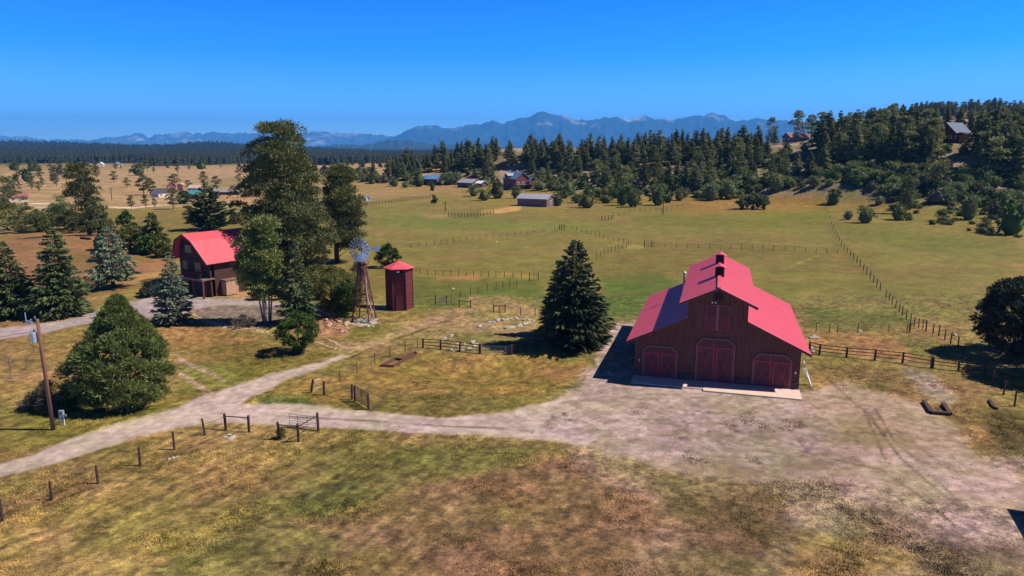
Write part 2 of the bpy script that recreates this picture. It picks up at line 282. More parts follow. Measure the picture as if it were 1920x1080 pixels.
FIELDS = [
 ('p', [(560,395),(700,372),(1000,400),(1200,395),(1540,380),(1900,450),(1900,600),(1500,600),(1100,560),(700,500)], (124,114,48), 60, .8, 30),
 ('p', [(0,318),(460,308),(900,300),(900,350),(700,375),(480,382),(420,395),(200,385),(0,400)], (178,142,98), 14, .95, 8),
 ('p', [(200,392),(420,392),(560,400),(600,430),(300,440),(180,420)], (128,112,48), 10, .9, 8),
 ('p', [(420,362),(520,368),(520,380),(420,376)], (184,136,88), 6, .9, 4),
 ('p', [(380,338),(470,330),(470,352),(390,352)], (140,122,72), 6, .8, 4),
 ('p', [(640,335),(850,338),(880,365),(700,372),(640,362)], (150,120,66), 14, .8, 10),
 ('p', [(700,405),(860,400),(1000,412),(1160,425),(1100,440),(900,436),(720,425)], (114,120,44), 12, .75, 18),
 ('p', [(1180,402),(1500,378),(1560,400),(1540,425),(1380,428),(1200,425)], (112,112,34), 10, .7, 14),
 ('p', [(1230,372),(1540,368),(1560,392),(1480,398),(1300,404),(1240,392)], (152,112,52), 9, .8, 12),
 ('p', [(1560,420),(1900,450),(1920,470),(1700,470),(1580,440)], (108,110,36), 9, .7, 12),
 ('p', [(1180,455),(1230,445),(1640,465),(1640,520),(1500,490),(1250,500),(1170,520)], (128,108,46), 16, .7, 22),
 ('p', [(1130,520),(1230,510),(1290,545),(1180,600),(1120,590)], (82,108,30), 16, .9, 12),
 ('p', [(1505,575),(1700,590),(1720,615),(1510,615)], (92,104,32), 10, .8, 12),
 ('p', [(770,525),(1010,520),(1020,560),(900,565),(770,578)], (92,108,32), 12, .85, 16),
 ('p', [(770,505),(1010,515),(1010,524),(770,516)], (152,128,58), 6, .8, 8),
 ('p', [(820,517),(900,517),(900,526),(820,526)], (172,122,68), 5, .8, 6),
 ('p', [(940,508),(1000,512),(990,520),(935,518)], (172,132,66), 5, .8, 6),
 ('p', [(880,556),(950,554),(1010,580),(1010,592),(950,585),(880,578)], (168,128,82), 8, .85, 8),
 ('p', [(820,585),(860,580),(880,600),(830,610),(780,612)], (160,122,78), 8, .7, 8),
 ('p', [(1020,480),(1290,480),(1290,512),(1100,525)], (124,108,42), 16, .6, 20),
 ('p', [(1180,458),(1210,460),(1200,468),(1175,466)], (158,148,60), 3, .8, 4),
 ('l', [(1470,505,1.2),(1500,492,1.2),(1525,483,1.2),(1538,478,1.2)], (172,160,84), 2, .7, 3),
 ('p', [(0,435),(90,432),(200,428),(300,455),(320,500),(240,540),(170,545),(80,560),(0,590)], (150,106,66), 18, .95, 14),
 ('p', [(180,520),(300,505),(310,520),(190,545)], (178,134,72), 8, .8, 6),
 ('p', [(-40,600),(170,590),(150,600),(0,614),(-40,616)], (165,118,62), 5, .8, 5),
 ('p', [(-40,640),(100,628),(220,606),(300,600),(340,640),(310,720),(160,760),(0,760),(-40,740)], (150,116,60), 22, .9, 20),
 ('p', [(300,612),(360,600),(480,628),(560,655),(640,665),(560,688),(440,715),(400,700),(340,650)], (136,104,48), 14, .85, 18),
 ('p', [(300,610),(400,615),(470,640),(360,655),(300,640)], (165,116,62), 10, .8, 12),
 ('p', [(410,680),(560,655),(640,664),(600,678),(440,720),(400,725)], (122,112,34), 9, .8, 12),
 ('p', [(335,690),(400,680),(470,710),(440,722),(405,735),(340,742)], (122,122,46), 8, .8, 10),
 ('p', [(-40,765),(160,770),(250,775),(380,720),(420,735),(320,765),(200,800),(60,850),(-40,860)], (118,108,34), 14, .85, 16),
 ('p', [(640,600),(760,585),(860,590),(760,640),(660,655),(600,640)], (142,114,48), 12, .8, 16),
 ('p', [(640,612),(720,615),(700,640),(640,640)], (116,112,34), 10, .7, 12),
 ('p', [(520,735),(600,700),(800,660),(1000,665),(1110,680),(1060,730),(960,765),(830,780),(700,768)], (148,116,46), 16, .9, 18),
 ('p', [(700,745),(860,740),(1000,740),(980,765),(840,781),(700,768)], (112,104,40), 9, .8, 10),
 ('p', [(480,745),(560,748),(600,762),(480,760)], (88,100,42), 6, .9, 8),
 ('p', [(1000,690),(1100,672),(1110,690),(1050,735)], (172,122,66), 10, .8, 10),
 ('p', [(840,660),(940,665),(920,690),(820,690)], (160,126,60), 9, .6, 10),
 ('p', [(830,618),(920,596),(1010,600),(1010,650),(900,662),(840,660)], (126,112,54), 9, .8, 10),
 ('p', [(800,595),(900,585),(1010,590),(1020,640),(900,620),(700,650),(640,668),(620,660),(700,625)], (166,132,86), 10, .55, 20),
 ('p', [(1500,630),(1560,625),(1680,632),(1720,680),(1560,665),(1500,650)], (170,116,64), 9, .85, 12),
 ('p', [(1690,632),(1750,636),(1790,660),(1720,672)], (124,118,44), 8, .8, 8),
 ('p', [(1500,670),(1700,685),(1860,710),(1940,800),(1940,880),(1760,870),(1640,780),(1540,740)], (140,106,58), 30, .9, 26),
 ('p', [(1500,680),(1560,700),(1560,730),(1510,730)], (172,128,72), 10, .7, 12),
 ('p', [(1840,760),(1940,780),(1940,900),(1870,870)], (98,80,36), 14, .85, 14),
 ('p', [(1700,740),(1800,760),(1860,830),(1760,820)], (164,118,70), 20, .6, 24),
 ('p', [(1690,690),(1740,700),(1800,740),(1780,770),(1720,730)], (160,140,128), 14, .8, 14),
 # foreground
 ('p', [(-60,905),(200,860),(420,800),(700,808),(1000,825),(1100,850),(900,1100),(-60,1100)], (150,124,62), 18, .97, 14),
 ('p', [(-60,1010),(120,940),(330,870),(560,840),(420,900),(200,960),(-60,1040)], (162,130,64), 12, .55, 16),
 ('p', [(-60,930),(120,900),(260,860),(380,815),(420,830),(240,890),(100,940),(-60,980)], (138,106,58), 10, .7, 14),
 ('p', [(260,1100),(460,960),(560,900),(640,920),(760,1000),(640,1100)], (116,108,52), 24, .75, 26),
 ('p', [(600,858),(720,850),(900,830),(1040,832),(960,880),(820,905),(640,925),(540,900)], (110,102,44), 12, .85, 20),
 ('p', [(540,935),(640,905),(740,918),(700,940),(600,970),(540,960)], (90,94,46), 12, .7, 16),
 ('p', [(760,930),(900,890),(1040,850),(1120,870),(1240,940),(1300,1000),(1200,1100),(640,1100),(640,1010),(560,980),(700,950)], (146,106,74), 22, .95, 22),
 ('p', [(880,900),(1000,880),(1060,930),(960,960)], (150,98,66), 14, .6, 18),
 ('p', [(700,1000),(850,980),(900,1040),(760,1100)], (118,86,60), 16, .45, 18),
 ('p', [(540,1100),(700,1030),(800,1050),(900,1100)], (138,112,52), 14, .6, 16),
 ('p', [(980,1000),(1080,980),(1180,1000),(1220,1100),(960,1100)], (128,100,56), 16, .7, 18),
 ('p', [(1040,828),(1150,850),(1200,880),(1260,960),(1180,930),(1080,880)], (168,136,112), 14, .7, 22),
 ('p', [(1200,870),(1480,890),(1700,930),(1940,960),(1940,1100),(1140,1100),(1240,980)], (150,120,86), 22, .9, 22),
 ('p', [(1240,930),(1440,930),(1560,985),(1400,1050),(1260,1000)], (116,86,56), 14, .6, 22),
 ('p', [(1350,975),(1440,960),(1440,1060),(1300,1100),(1240,1080)], (108,80,54), 12, .45, 18),
 ('p', [(1480,945),(1560,950),(1620,1000),(1700,1030),(1580,1020),(1480,985)], (176,150,132), 14, .6, 22),
 ('p', [(1500,1000),(1640,1010),(1720,1050),(1600,1100),(1460,1080)], (158,126,62), 16, .7, 18),
 ('p', [(1780,950),(1940,960),(1940,1100),(1760,1080),(1700,1000)], (120,100,78), 22, .75, 22),
 # roads, yard
 ('p', [(1300,840),(1940,850),(1940,1010),(1780,1000),(1480,930)], (176,150,134), 34, .85, 26),
 ('p', GRAVEL_YARD, (178,150,134), 18, .9, 22),
 ('p', [(1250,770),(1500,770),(1640,830),(1600,880),(1450,900),(1300,870),(1200,830)], (132,108,98), 34, .75, 22),
 ('p', [(1540,770),(1700,790),(1720,850),(1600,830)], (150,122,76), 22, .55, 22),
 ('p', [(1112,672),(1150,608),(1185,605),(1170,640),(1130,720)], (172,148,134), 5, .9, 4),
 ('p', GRAVEL_LOWER, (190,166,156), 6, .95, 6),
 ('p', APRON, (182,158,148), 30, .9, 20),
 ('p', [(1120,700),(1180,690),(1500,745),(1520,760),(1400,790),(1150,780),(1060,760)], (172,148,136), 20, .7, 18),
 ('p', [(1250,775),(1470,780),(1560,830),(1480,858),(1300,850),(1200,820)], (158,136,130), 30, .6, 22),
 ('p', [(1560,735),(1640,745),(1660,790),(1560,850),(1500,760)], (168,136,108), 22, .7, 20),
 ('l', [(640,664,8),(700,645,9),(760,622,8),(800,604,7),(830,594,5)], (166,136,92), 8, .7, 10),
 ('p', PAVED, (168,150,152), 4, .97, 3),
 ('p', [(330,556),(410,540),(470,530),(520,535),(540,562),(430,560)], (178,136,92), 6, .8, 6),
 ('p', [(280,552),(380,548),(430,541),(390,556),(300,562)], (206,176,152), 4, .8, 4),
 ('p', [(358,583),(420,572),(530,575),(560,612),(470,618),(400,608)], (132,112,108), 6, .9, 6),
 ('l', [(362,586,3),(372,598,6),(420,612,6),(480,620,5),(520,628,3)], (210,158,124), 3, .85, 3),
 ('l', [(335,672,3),(370,690,4),(400,702,5),(420,714,4)], (182,150,126), 3, .8, 4),
 ('l', [(336,700,4),(360,716,6),(385,732,8),(400,742,8)], (176,142,114), 4, .85, 5),
 ('p', [(585,592),(620,585),(660,615),(650,630),(600,632)], (176,118,88), 5, .85, 6),
 ('p', [(655,606),(700,598),(708,606),(680,612)], (208,190,170), 3, .85, 3),
 ('p', [(683,566),(728,575),(728,582),(700,575)], (196,176,150), 4, .7, 4),
 ('l', [(50,382,1.6),(155,381,1.6),(180,378,1.4)], (226,206,178), 1, 1, 1), ('l', [(70,389,2.5),(90,390,2.5)], (190,170,160), 1, 1, 1),
 ('l', [(198,388,2.0),(250,390,2.4),(300,385,2.2),(326,383,1.2)], (214,188,162), 1, 1, 1),
 ('l', [(430,397,1),(470,394,1.2),(500,390,1.2)], (198,170,128), 1, .9, 1),
 ('l', [(290,352,1.4),(330,362,1.2),(350,366,1)], (176,150,120), 2, .8, 1),
 ('l', [(690,388,1),(760,381,1),(810,373,1)], (170,132,70), 2, .6, 1),
 ('p', [(855,338),(880,331),(905,334),(905,343),(870,344)], (140,76,58), 3, .9, 3),
 ('p', [(905,395),(960,388),(978,383),(975,393),(940,400),(900,400)], (204,152,82), 3, .9, 3),
 ('p', [(790,402),(850,400),(860,406),(800,410)], (158,124,76), 5, .7, 4),
 ('p', [(300,362),(330,364),(330,372),(290,372)], (200,160,120), 3, .7, 3),
]
ROCKY = [(1210,325,1320,345),(935,285,990,320),(1425,318,1450,322)]
def ground_rgb(X, Y, H):
    px, py = project(X, Y, H)
    # painted by place in the world: positions and noise are both world anchored
    wx = (fbm(X / 9, Y / 9, 31) - .5); wy = (fbm(X / 3, Y / 3, 57) - .5)
    a = fbm(X / 55, Y / 22, 5); b = fbm(X / 12, Y / 7, 6); c = fbm(X / 1.7, Y / 1.5, 7)
    base = np.stack([np.interp(a, [.25, .5, .75], v) for v in ((128, 140, 160), (118, 118, 122), (48, 54, 66))], -1) / 255.0
    px_w = px; r = base
    # hillside: bare soil, shale and dry grass
    hill = sstep(1.0, 4.0, H) * (Y > 220) * (Y < 1300)
    s1 = fbm(X / 26, Y / 26, 41)[..., None]
    soil = np.array((162, 136, 112)) / 255 * (1 - s1) + np.array((108, 100, 62)) / 255 * s1
    r = r * (1 - hill[..., None]) + soil * hill[..., None]
    rk = sstep(.50, .62, fbm(X / 22, Y / 22, 77)) * hill
    r = r * (1 - .8 * rk[..., None]) + np.array((176, 152, 134)) / 255 * .8 * rk[..., None]
    # forest floor far away
    ff = sstep(980, 1180, Y + 130 * (fbm(X / 90, Y / 90, 13) - .5) * 2)
    r = r * (1 - ff[..., None]) + np.array((34, 38, 28)) / 255 * ff[..., None]
    rid = np.zeros(X.shape, np.int32)
    for f in FIELDS:
        kind, shp, col, soft, amt, rag = f
        A = np.array([q[:2] for q in shp], float); x0, y0 = A.min(0) - soft * 2.5 - rag - 10; x1, y1 = A.max(0) + soft * 2.5 + rag + 10
        m = (px > x0) & (px < x1) & (py > y0) & (py < y1)
        if f is not FIELDS[1]: m &= (Y < 1300)
        if not m.any(): continue
        qx, qy = px[m], py[m]
        d = poly_sd(qx, qy, shp) if kind == 'p' else line_sd(qx, qy, shp)
        d = d + rag * 2.2 * (wx[m] * .7 + wy[m] * .9)
        al = amt * (1 - sstep(-soft, soft, d))
        # bare and trodden patches thin out in clumps
        if soft >= 8: al = al * np.clip(.55 + 1.3 * (b[m] - .2), 0, 1.0)
        colr = np.array(col) / 255.0
        r[m] = r[m] * (1 - al[:, None]) + colr * al[:, None]
        if shp is GRAVEL_LOWER: rid[np.nonzero(m)[0][al > .5] if r.ndim == 2 else np.nonzero(m)] = 1
        if shp is PAVED: rid[np.nonzero(m)[0][al > .5]] = 2
        if shp is GRAVEL_YARD or shp is APRON:
            k = np.nonzero(m)[0][al > .45]; rid[k] = 3
    # wear and tufting
    road = (rid == 1) | (rid == 2)
    k = np.where(road, .5, np.where(rid == 3, .6, 1.0))
    d4 = fbm(X / .5, Y / .5, 8, 3); v = 1.05 + k * ((b - .5) * .24 + (c - .5) * .30 + (d4 - .5) * .80 * (Y < 110))
    gr = (fbm(X / 4, Y / 3, 91) - .5) * k
    r = r * v[..., None]; r[..., 0] *= 1 - .22 * gr; r[..., 2] *= 1 - .5 * gr
    # old tyre tracks curving across the yard
    trk = np.zeros(X.shape)
    for pts in ([(1620,765,1),(1645,800,1),(1690,860,1.4),(1740,905,1.6),(1800,955,2)], [(1640,765,1),(1680,830,1.2),(1730,870,1.5),(1790,935,2)],
                [(1560,860,1),(1650,880,1.3),(1730,935,1.6),(1790,985,2)], [(520,780,1.4),(700,788,1.4),(860,800,1.4),(1000,810,1.6)], [(1400,985,1),(1560,1030,1.6),(1680,1060,2)], [(1405,1005,1),(1540,1062,1.6)],
                [(650,672,1),(720,645,1),(800,615,1),(850,596,1)], [(1540,700,1),(1620,770,1),(1660,860,1.6)]):
        m = (py > 580) & (Y < 120)
        trk[m] = np.maximum(trk[m], (1 - sstep(0, 3.2, np.abs(line_sd(px[m], py[m] + 6 * wx[m], pts)))) * np.clip(2.2 * c[m] - .5, 0, 1))
    r = r * (1 - .32 * trk[..., None])
    # small weeds and clods on bare ground
    sp = vnoise(X / .38, Y / .38, 99) * vnoise(X / 2.1, Y / 2.1, 98); spk = sstep(.62, .8, sp) * (Y < 110) * (rid != 2) * (rid != 1)
    r = r * (1 - .3 * spk[..., None])
    # sparse weeds creeping over the bare yard, then a gentle desaturation for dry summer ground
    wd_ = sstep(.50, .62, fbm(X / 1.1, Y / .7, 222, 4)) * (rid == 3) * .28; r = r * (1 - wd_[..., None]) + np.array((128, 104, 62)) / 255 * wd_[..., None]
    # mowing streaks following the near fence
    A_ = at0(5, 978); B_ = at0(385, 816); L_ = math.hypot(B_[0]-A_[0], B_[1]-A_[1]); ux, uy = (B_[0]-A_[0])/L_, (B_[1]-A_[1])/L_
    al_ = X*ux + Y*uy; ac_ = -X*uy + Y*ux; mk = (Y < 62) * (rid == 0) * sstep(8, -4, X)
    stv = (fbm(al_/5, ac_/.45, 301, 3) - .5) * .42 * mk; r = r * (1 + stv[..., None])
    lum = r @ np.array([.35, .5, .15]); ds = np.where(Y < 110, .24, .12)[..., None]; r = r * (1-ds) + lum[..., None] * ds * np.array([1.10, .98, .86])
    r = np.clip(r, .01, 1); L = np.where(r <= .04045, r / 12.92, ((r + .055) / 1.055) ** 2.4)
    return np.clip(L * ALB, 0, 1), rid
ALB = 0.72

def build_ground():
    rows = [-60, -30, -5, 10, 18]; y = 22.0
    while y < 42000:
        rows.append(y); st = y * y / (CAMZ * F) * 1.7; st = min(max(st, .12), 2.4) if y < 640 else min(st, 6) if y < 1300 else max(20, y * .02)
        y += st
    rows = np.array(rows); nc = 900
    t = np.linspace(-1, 1, nc); u = .80 * t + .25 * t ** 5
    Yg, U = np.meshgrid(rows, u, indexing='ij'); Xg = U * (np.maximum(Yg, 0) + 24)
    Hg = height(Xg, Yg); rgb, rid = ground_rgb(Xg.ravel(), Yg.ravel(), Hg.ravel()); rid = rid.reshape(Xg.shape)
    nr = len(rows); idx = np.arange(nr * nc).reshape(nr, nc)
    quads = np.stack([idx[:-1, :-1], idx[:-1, 1:], idx[1:, 1:], idx[1:, :-1]], -1).reshape(-1, 4)
    fid = rid[:-1, :-1].ravel().copy()
    cy = Yg[:-1, :-1].ravel(); cx = Xg[:-1, :-1].ravel(); ch = Hg[:-1, :-1].ravel()
    fid[(fid == 0) & (ch > 1.5) & (cy > 225) & (cy < 1500)] = 4
    fid[(fid == 0) & (cy >= 1500)] = 5
    V = np.stack([Xg, Yg, Hg], -1).reshape(-1, 3)
    mats = {0: ground_mat('dry_grass_ground', 4.0, .46, .9), 1: ground_mat('gravel', 8.0, .15, .3), 2: ground_mat('worn_asphalt', 9.0, .10, .2), 3: ground_mat('yard_gravel', 6.0, .24, .5),
            4: ground_mat('hill_soil', 1.2, .3, .8), 5: ground_mat('forest_floor', .05, .3, 0.0)}
    for k, nm in ((0, 'ground'), (1, 'gravel_road'), (2, 'paved_driveway'), (3, 'gravel_yard'), (4, 'hillside'), (5, 'valley_floor')):
        q = quads[fid == k]; un, inv = np.unique(q.ravel(), return_inverse=True)
        me = np_mesh(nm, [(V[un], inv.reshape(-1, 4), 0)], [mats[k]], smooth=True)
        ca = me.color_attributes.new('Col', 'FLOAT_COLOR', 'POINT')
        c4 = np.ones((len(un), 4), np.float32); c4[:, :3] = rgb[un]; ca.data.foreach_set('color', c4.ravel())
        tag(link(nm, me), kind='structure')
build_ground()

# ---------------------------------------------------------------- mountains
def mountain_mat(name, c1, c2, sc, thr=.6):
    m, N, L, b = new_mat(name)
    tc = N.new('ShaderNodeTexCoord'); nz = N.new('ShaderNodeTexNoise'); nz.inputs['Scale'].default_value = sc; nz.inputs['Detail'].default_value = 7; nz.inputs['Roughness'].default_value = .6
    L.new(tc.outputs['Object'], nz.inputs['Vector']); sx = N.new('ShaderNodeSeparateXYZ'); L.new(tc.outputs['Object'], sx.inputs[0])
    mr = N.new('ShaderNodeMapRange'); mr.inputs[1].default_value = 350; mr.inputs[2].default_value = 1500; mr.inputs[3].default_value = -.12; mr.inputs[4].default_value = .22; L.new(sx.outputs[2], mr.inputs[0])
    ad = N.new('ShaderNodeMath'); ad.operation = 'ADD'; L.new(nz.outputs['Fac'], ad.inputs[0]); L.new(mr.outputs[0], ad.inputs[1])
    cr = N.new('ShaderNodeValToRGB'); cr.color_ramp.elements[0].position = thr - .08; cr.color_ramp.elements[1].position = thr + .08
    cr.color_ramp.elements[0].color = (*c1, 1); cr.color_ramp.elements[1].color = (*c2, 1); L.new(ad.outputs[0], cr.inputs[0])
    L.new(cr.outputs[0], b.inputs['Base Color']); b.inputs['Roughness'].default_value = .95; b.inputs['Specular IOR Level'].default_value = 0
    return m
def mountain_range(name, pts, Y0, depth, c1, c2, amp, seed, thr=.6, nu=700, nv=70, sc=.0006):
    P = np.array(pts, float); px = np.linspace(P[0, 0], P[-1, 0], nu); py = np.interp(px, P[:, 0], P[:, 1])
    py = py + (fbm(px / 14, px * 0, seed) - .5) * 5.0 - (1 - np.abs(2*fbm(px / 9, px * 0, seed + 3, 3) - 1) - .6) * 5.0
    U = (px - 960) / F
    v = np.linspace(0, 1, nv); Vv, UU = np.meshgrid(v, U, indexing='ij')
    Yc = Y0 + depth * (Vv - .6); Ycrest = Y0
    a, b, c = rays(px, py); crest = CAMZ + c * Y0 / b
    X = UU * Yc / FW.y * 1.0
    prof = np.where(Vv < .6, (Vv / .6) ** 1.35, np.clip(1 - ((Vv - .6) / .4) ** 1.5, 0, 1))
    rg = 1 - np.abs(2 * fbm(X / (Y0 * .045), Yc / (Y0 * .09), seed + 5, 5) - 1); rg2 = 1 - np.abs(2 * fbm(X / (Y0 * .012), Yc / (Y0 * .02), seed + 9, 4) - 1)
    env = np.sin(np.pi * np.clip(Vv / .6, 0, 1)) * (Vv < .6)
    Z = crest[None, :] * prof * (1 - amp * env * (1.0 - rg) * 1.6 - amp * .7 * env * (1 - rg2))
    Z = np.maximum(Z, -5)
    idx = np.arange(nu * nv).reshape(nv, nu); q = np.stack([idx[:-1, :-1], idx[:-1, 1:], idx[1:, 1:], idx[1:, :-1]], -1).reshape(-1, 4)
    me = np_mesh(name, [(np.stack([X, Yc, Z], -1).reshape(-1, 3), q, 0)], [mountain_mat(name + '_rock', c1, c2, sc, thr)], smooth=True)
    return tag(link(name, me), kind='structure')
SK_L = [(-700,262),(-400,258),(-200,254),(0,251),(30,253),(60,257),(85,255),(120,262),(160,263),(190,263),(230,258),(262,257),(283,250),(310,257),(325,252),(345,251),(360,250),(370,247),(385,252),(420,248),(440,250),(480,250),(540,250),(580,250),(603,247),(620,246),(640,250),(680,250),(700,252),(740,256),(800,258),(900,256),(1000,255)]
SK_R = [(620,285),(680,276),(730,262),(760,250),(785,238),(800,235),(825,237),(842,242),(860,240),(880,236),(905,233),(925,227),(945,232),(970,223),(990,220),(1005,212),(1013,208),(1022,211),(1032,216),(1050,217),(1080,226),(1100,226),(1115,224),(1130,219),(1150,221),(1170,224),(1190,220),(1200,217),(1215,222),(1240,224),(1260,223),(1280,219),(1300,217),(1312,213),(1320,211),(1332,215),(1348,220),(1360,229),(1380,224),(1395,222),(1410,224),(1430,227),(1480,229),(1520,231),(1600,236),(1700,240),(1920,243),(2200,246),(2700,255)]
SK_F = [(360,289),(480,281),(560,278),(620,274),(660,271),(690,272),(715,268),(735,264),(756,262),(775,263),(795,267),(830,272),(900,275),(1000,276),(1200,276),(1500,277)]
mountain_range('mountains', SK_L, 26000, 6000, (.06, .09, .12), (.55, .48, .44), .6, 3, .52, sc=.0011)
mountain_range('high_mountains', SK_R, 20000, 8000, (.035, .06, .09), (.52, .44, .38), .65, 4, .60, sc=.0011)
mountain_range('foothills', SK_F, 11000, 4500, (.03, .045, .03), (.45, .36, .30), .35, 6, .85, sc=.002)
# ================================================================ BUILDINGS
M_red_roof = mat('red_metal_roof', (.62, .088, .105), rough=.5, var=.12, scale=.35, spec=.3, stretch=(1, 3, 1))
M_plank = mat('dark_board', (.125, .046, .032), rough=.85, var=.5, scale=2.2, stretch=(3, 3, .25))
M_plank2 = mat('base_board', (.085, .042, .032), rough=.85, var=.3, scale=2.0, stretch=(.4, .4, 3))
M_door = mat('dark_door_board', (.115, .035, .032), rough=.8, var=.35, scale=2.0, stretch=(4, 4, .3))
M_door_red = mat('red_door_trim', (.24, .030, .040), rough=.6, var=.12)
M_trim = mat('weathered_trim', (.20, .105, .085), rough=.8, var=.2)
M_black = mat('dark_opening', (.012, .010, .010), rough=.9, var=.1)
M_conc = mat('concrete', (.62, .44, .34), rough=.9, var=.1, scale=1.5)
M_conc2 = mat('grey_concrete', (.34, .30, .27), rough=.9, var=.12, scale=1.5)
M_white = mat('white_paint', (.78, .78, .76), rough=.5, var=.05)
M_galv = mat('galvanized_metal', (.46, .50, .58), rough=.38, var=.15, metal=.45, spec=.6)
M_steel = mat('dull_steel', (.30, .31, .33), rough=.45, var=.2, metal=.6)
M_dksteel = mat('dark_steel', (.05, .045, .045), rough=.6, var=.2, metal=.3)
M_log = mat('log_wall', (.062, .026, .018), rough=.8, var=.3, scale=1.5, stretch=(.3, .3, 5))
M_stone = mat('sandstone', (.42, .24, .15), rough=.9, var=.4, scale=2.5, bump=.5)
M_post = mat('fence_wood', (.062, .034, .026), rough=.9, var=.35, scale=4, stretch=(2, 2, .5))
M_wire = mat('fence_wire', (.10, .085, .075), rough=.6, var=.1, metal=.4)
M_glass = mat('window_glass', (.05, .06, .07), rough=.12, var=.05, spec=.8)
M_clap = mat('red_clapboard', (.135, .026, .026), rough=.75, var=.55, scale=1.2, stretch=(.35, .35, 5))

def roof_slab(mb, p, t=.12, rib=0.61):
    mb.slab(p, t)
    if rib:                                       # standing seams run down the slope (p0->p3 and p1->p2 are the slope edges)
        p = [Vector(q) for q in p]; n = max(2, int((p[1]-p[0]).length / rib)); nr = (p[1]-p[0]).cross(p[3]-p[0]).normalized()
        if nr.z < 0: nr = -nr
        for i in range(1, n):
            a = p[0].lerp(p[1], i/n) + nr*.008; b = p[3].lerp(p[2], i/n) + nr*.008; mb.bar(a, b, .03, .03)

def x_door(parent, cx, w, h, y, leaves=2, frame_mat=M_trim, ch=.55, name='door', topband=.9):
    fr = MB(); t = .12; x0, x1 = cx - w/2, cx + w/2
    pts = [(x0, 0), (x0, h-ch), (x0+ch, h), (x1-ch, h), (x1, h-ch), (x1, 0)]
    for a, b in zip(pts[:-1], pts[1:]): fr.bar((a[0], y-.10, a[1]), (b[0], y-.10, b[1]), .14, .12)
    fr.build('door_frame', frame_mat, parent)
    for i in range(leaves):
        a = x0 + w*i/leaves + .03; b = x0 + w*(i+1)/leaves - .03
        d = MB(); c_ = ch-.05
        poly = [(a, .03), (b, .03), (b, h-.08), (a+c_ if i == 0 else a, h-.08)] + ([(a, h-.08-c_)] if i == 0 else [])
        if i == leaves-1: poly = [(a, .03), (b, .03), (b, h-.08-c_), (b-c_, h-.08), (a, h-.08)]
        d.prism(poly, y-.07, y-.01); leaf = d.build(name, M_door, parent)
        r = MB(); yy = y-.10; zt = h-topband
        r.box(((a+b)/2, yy, zt), (b-a, .05, .22)); r.box(((a+b)/2, yy, .16), (b-a, .05, .18))
        ww = .22; r.box((a+ww/2, yy-.003, (zt)/2), (ww*(1.0), .05, zt-.0)); r.box((b-ww/2, yy-.003, (h-.15)/2 if i == 0 else zt/2), (ww, .05, h-.2 if i == 0 else zt))
        r.bar((a+ww, yy+.006, .25), (b-ww, yy+.006, zt-.1), .04, .10); r.bar((a+ww, yy+.012, zt-.1), (b-ww, yy+.012, .25), .04, .10)
        r.build('door_brace', M_door_red, leaf)

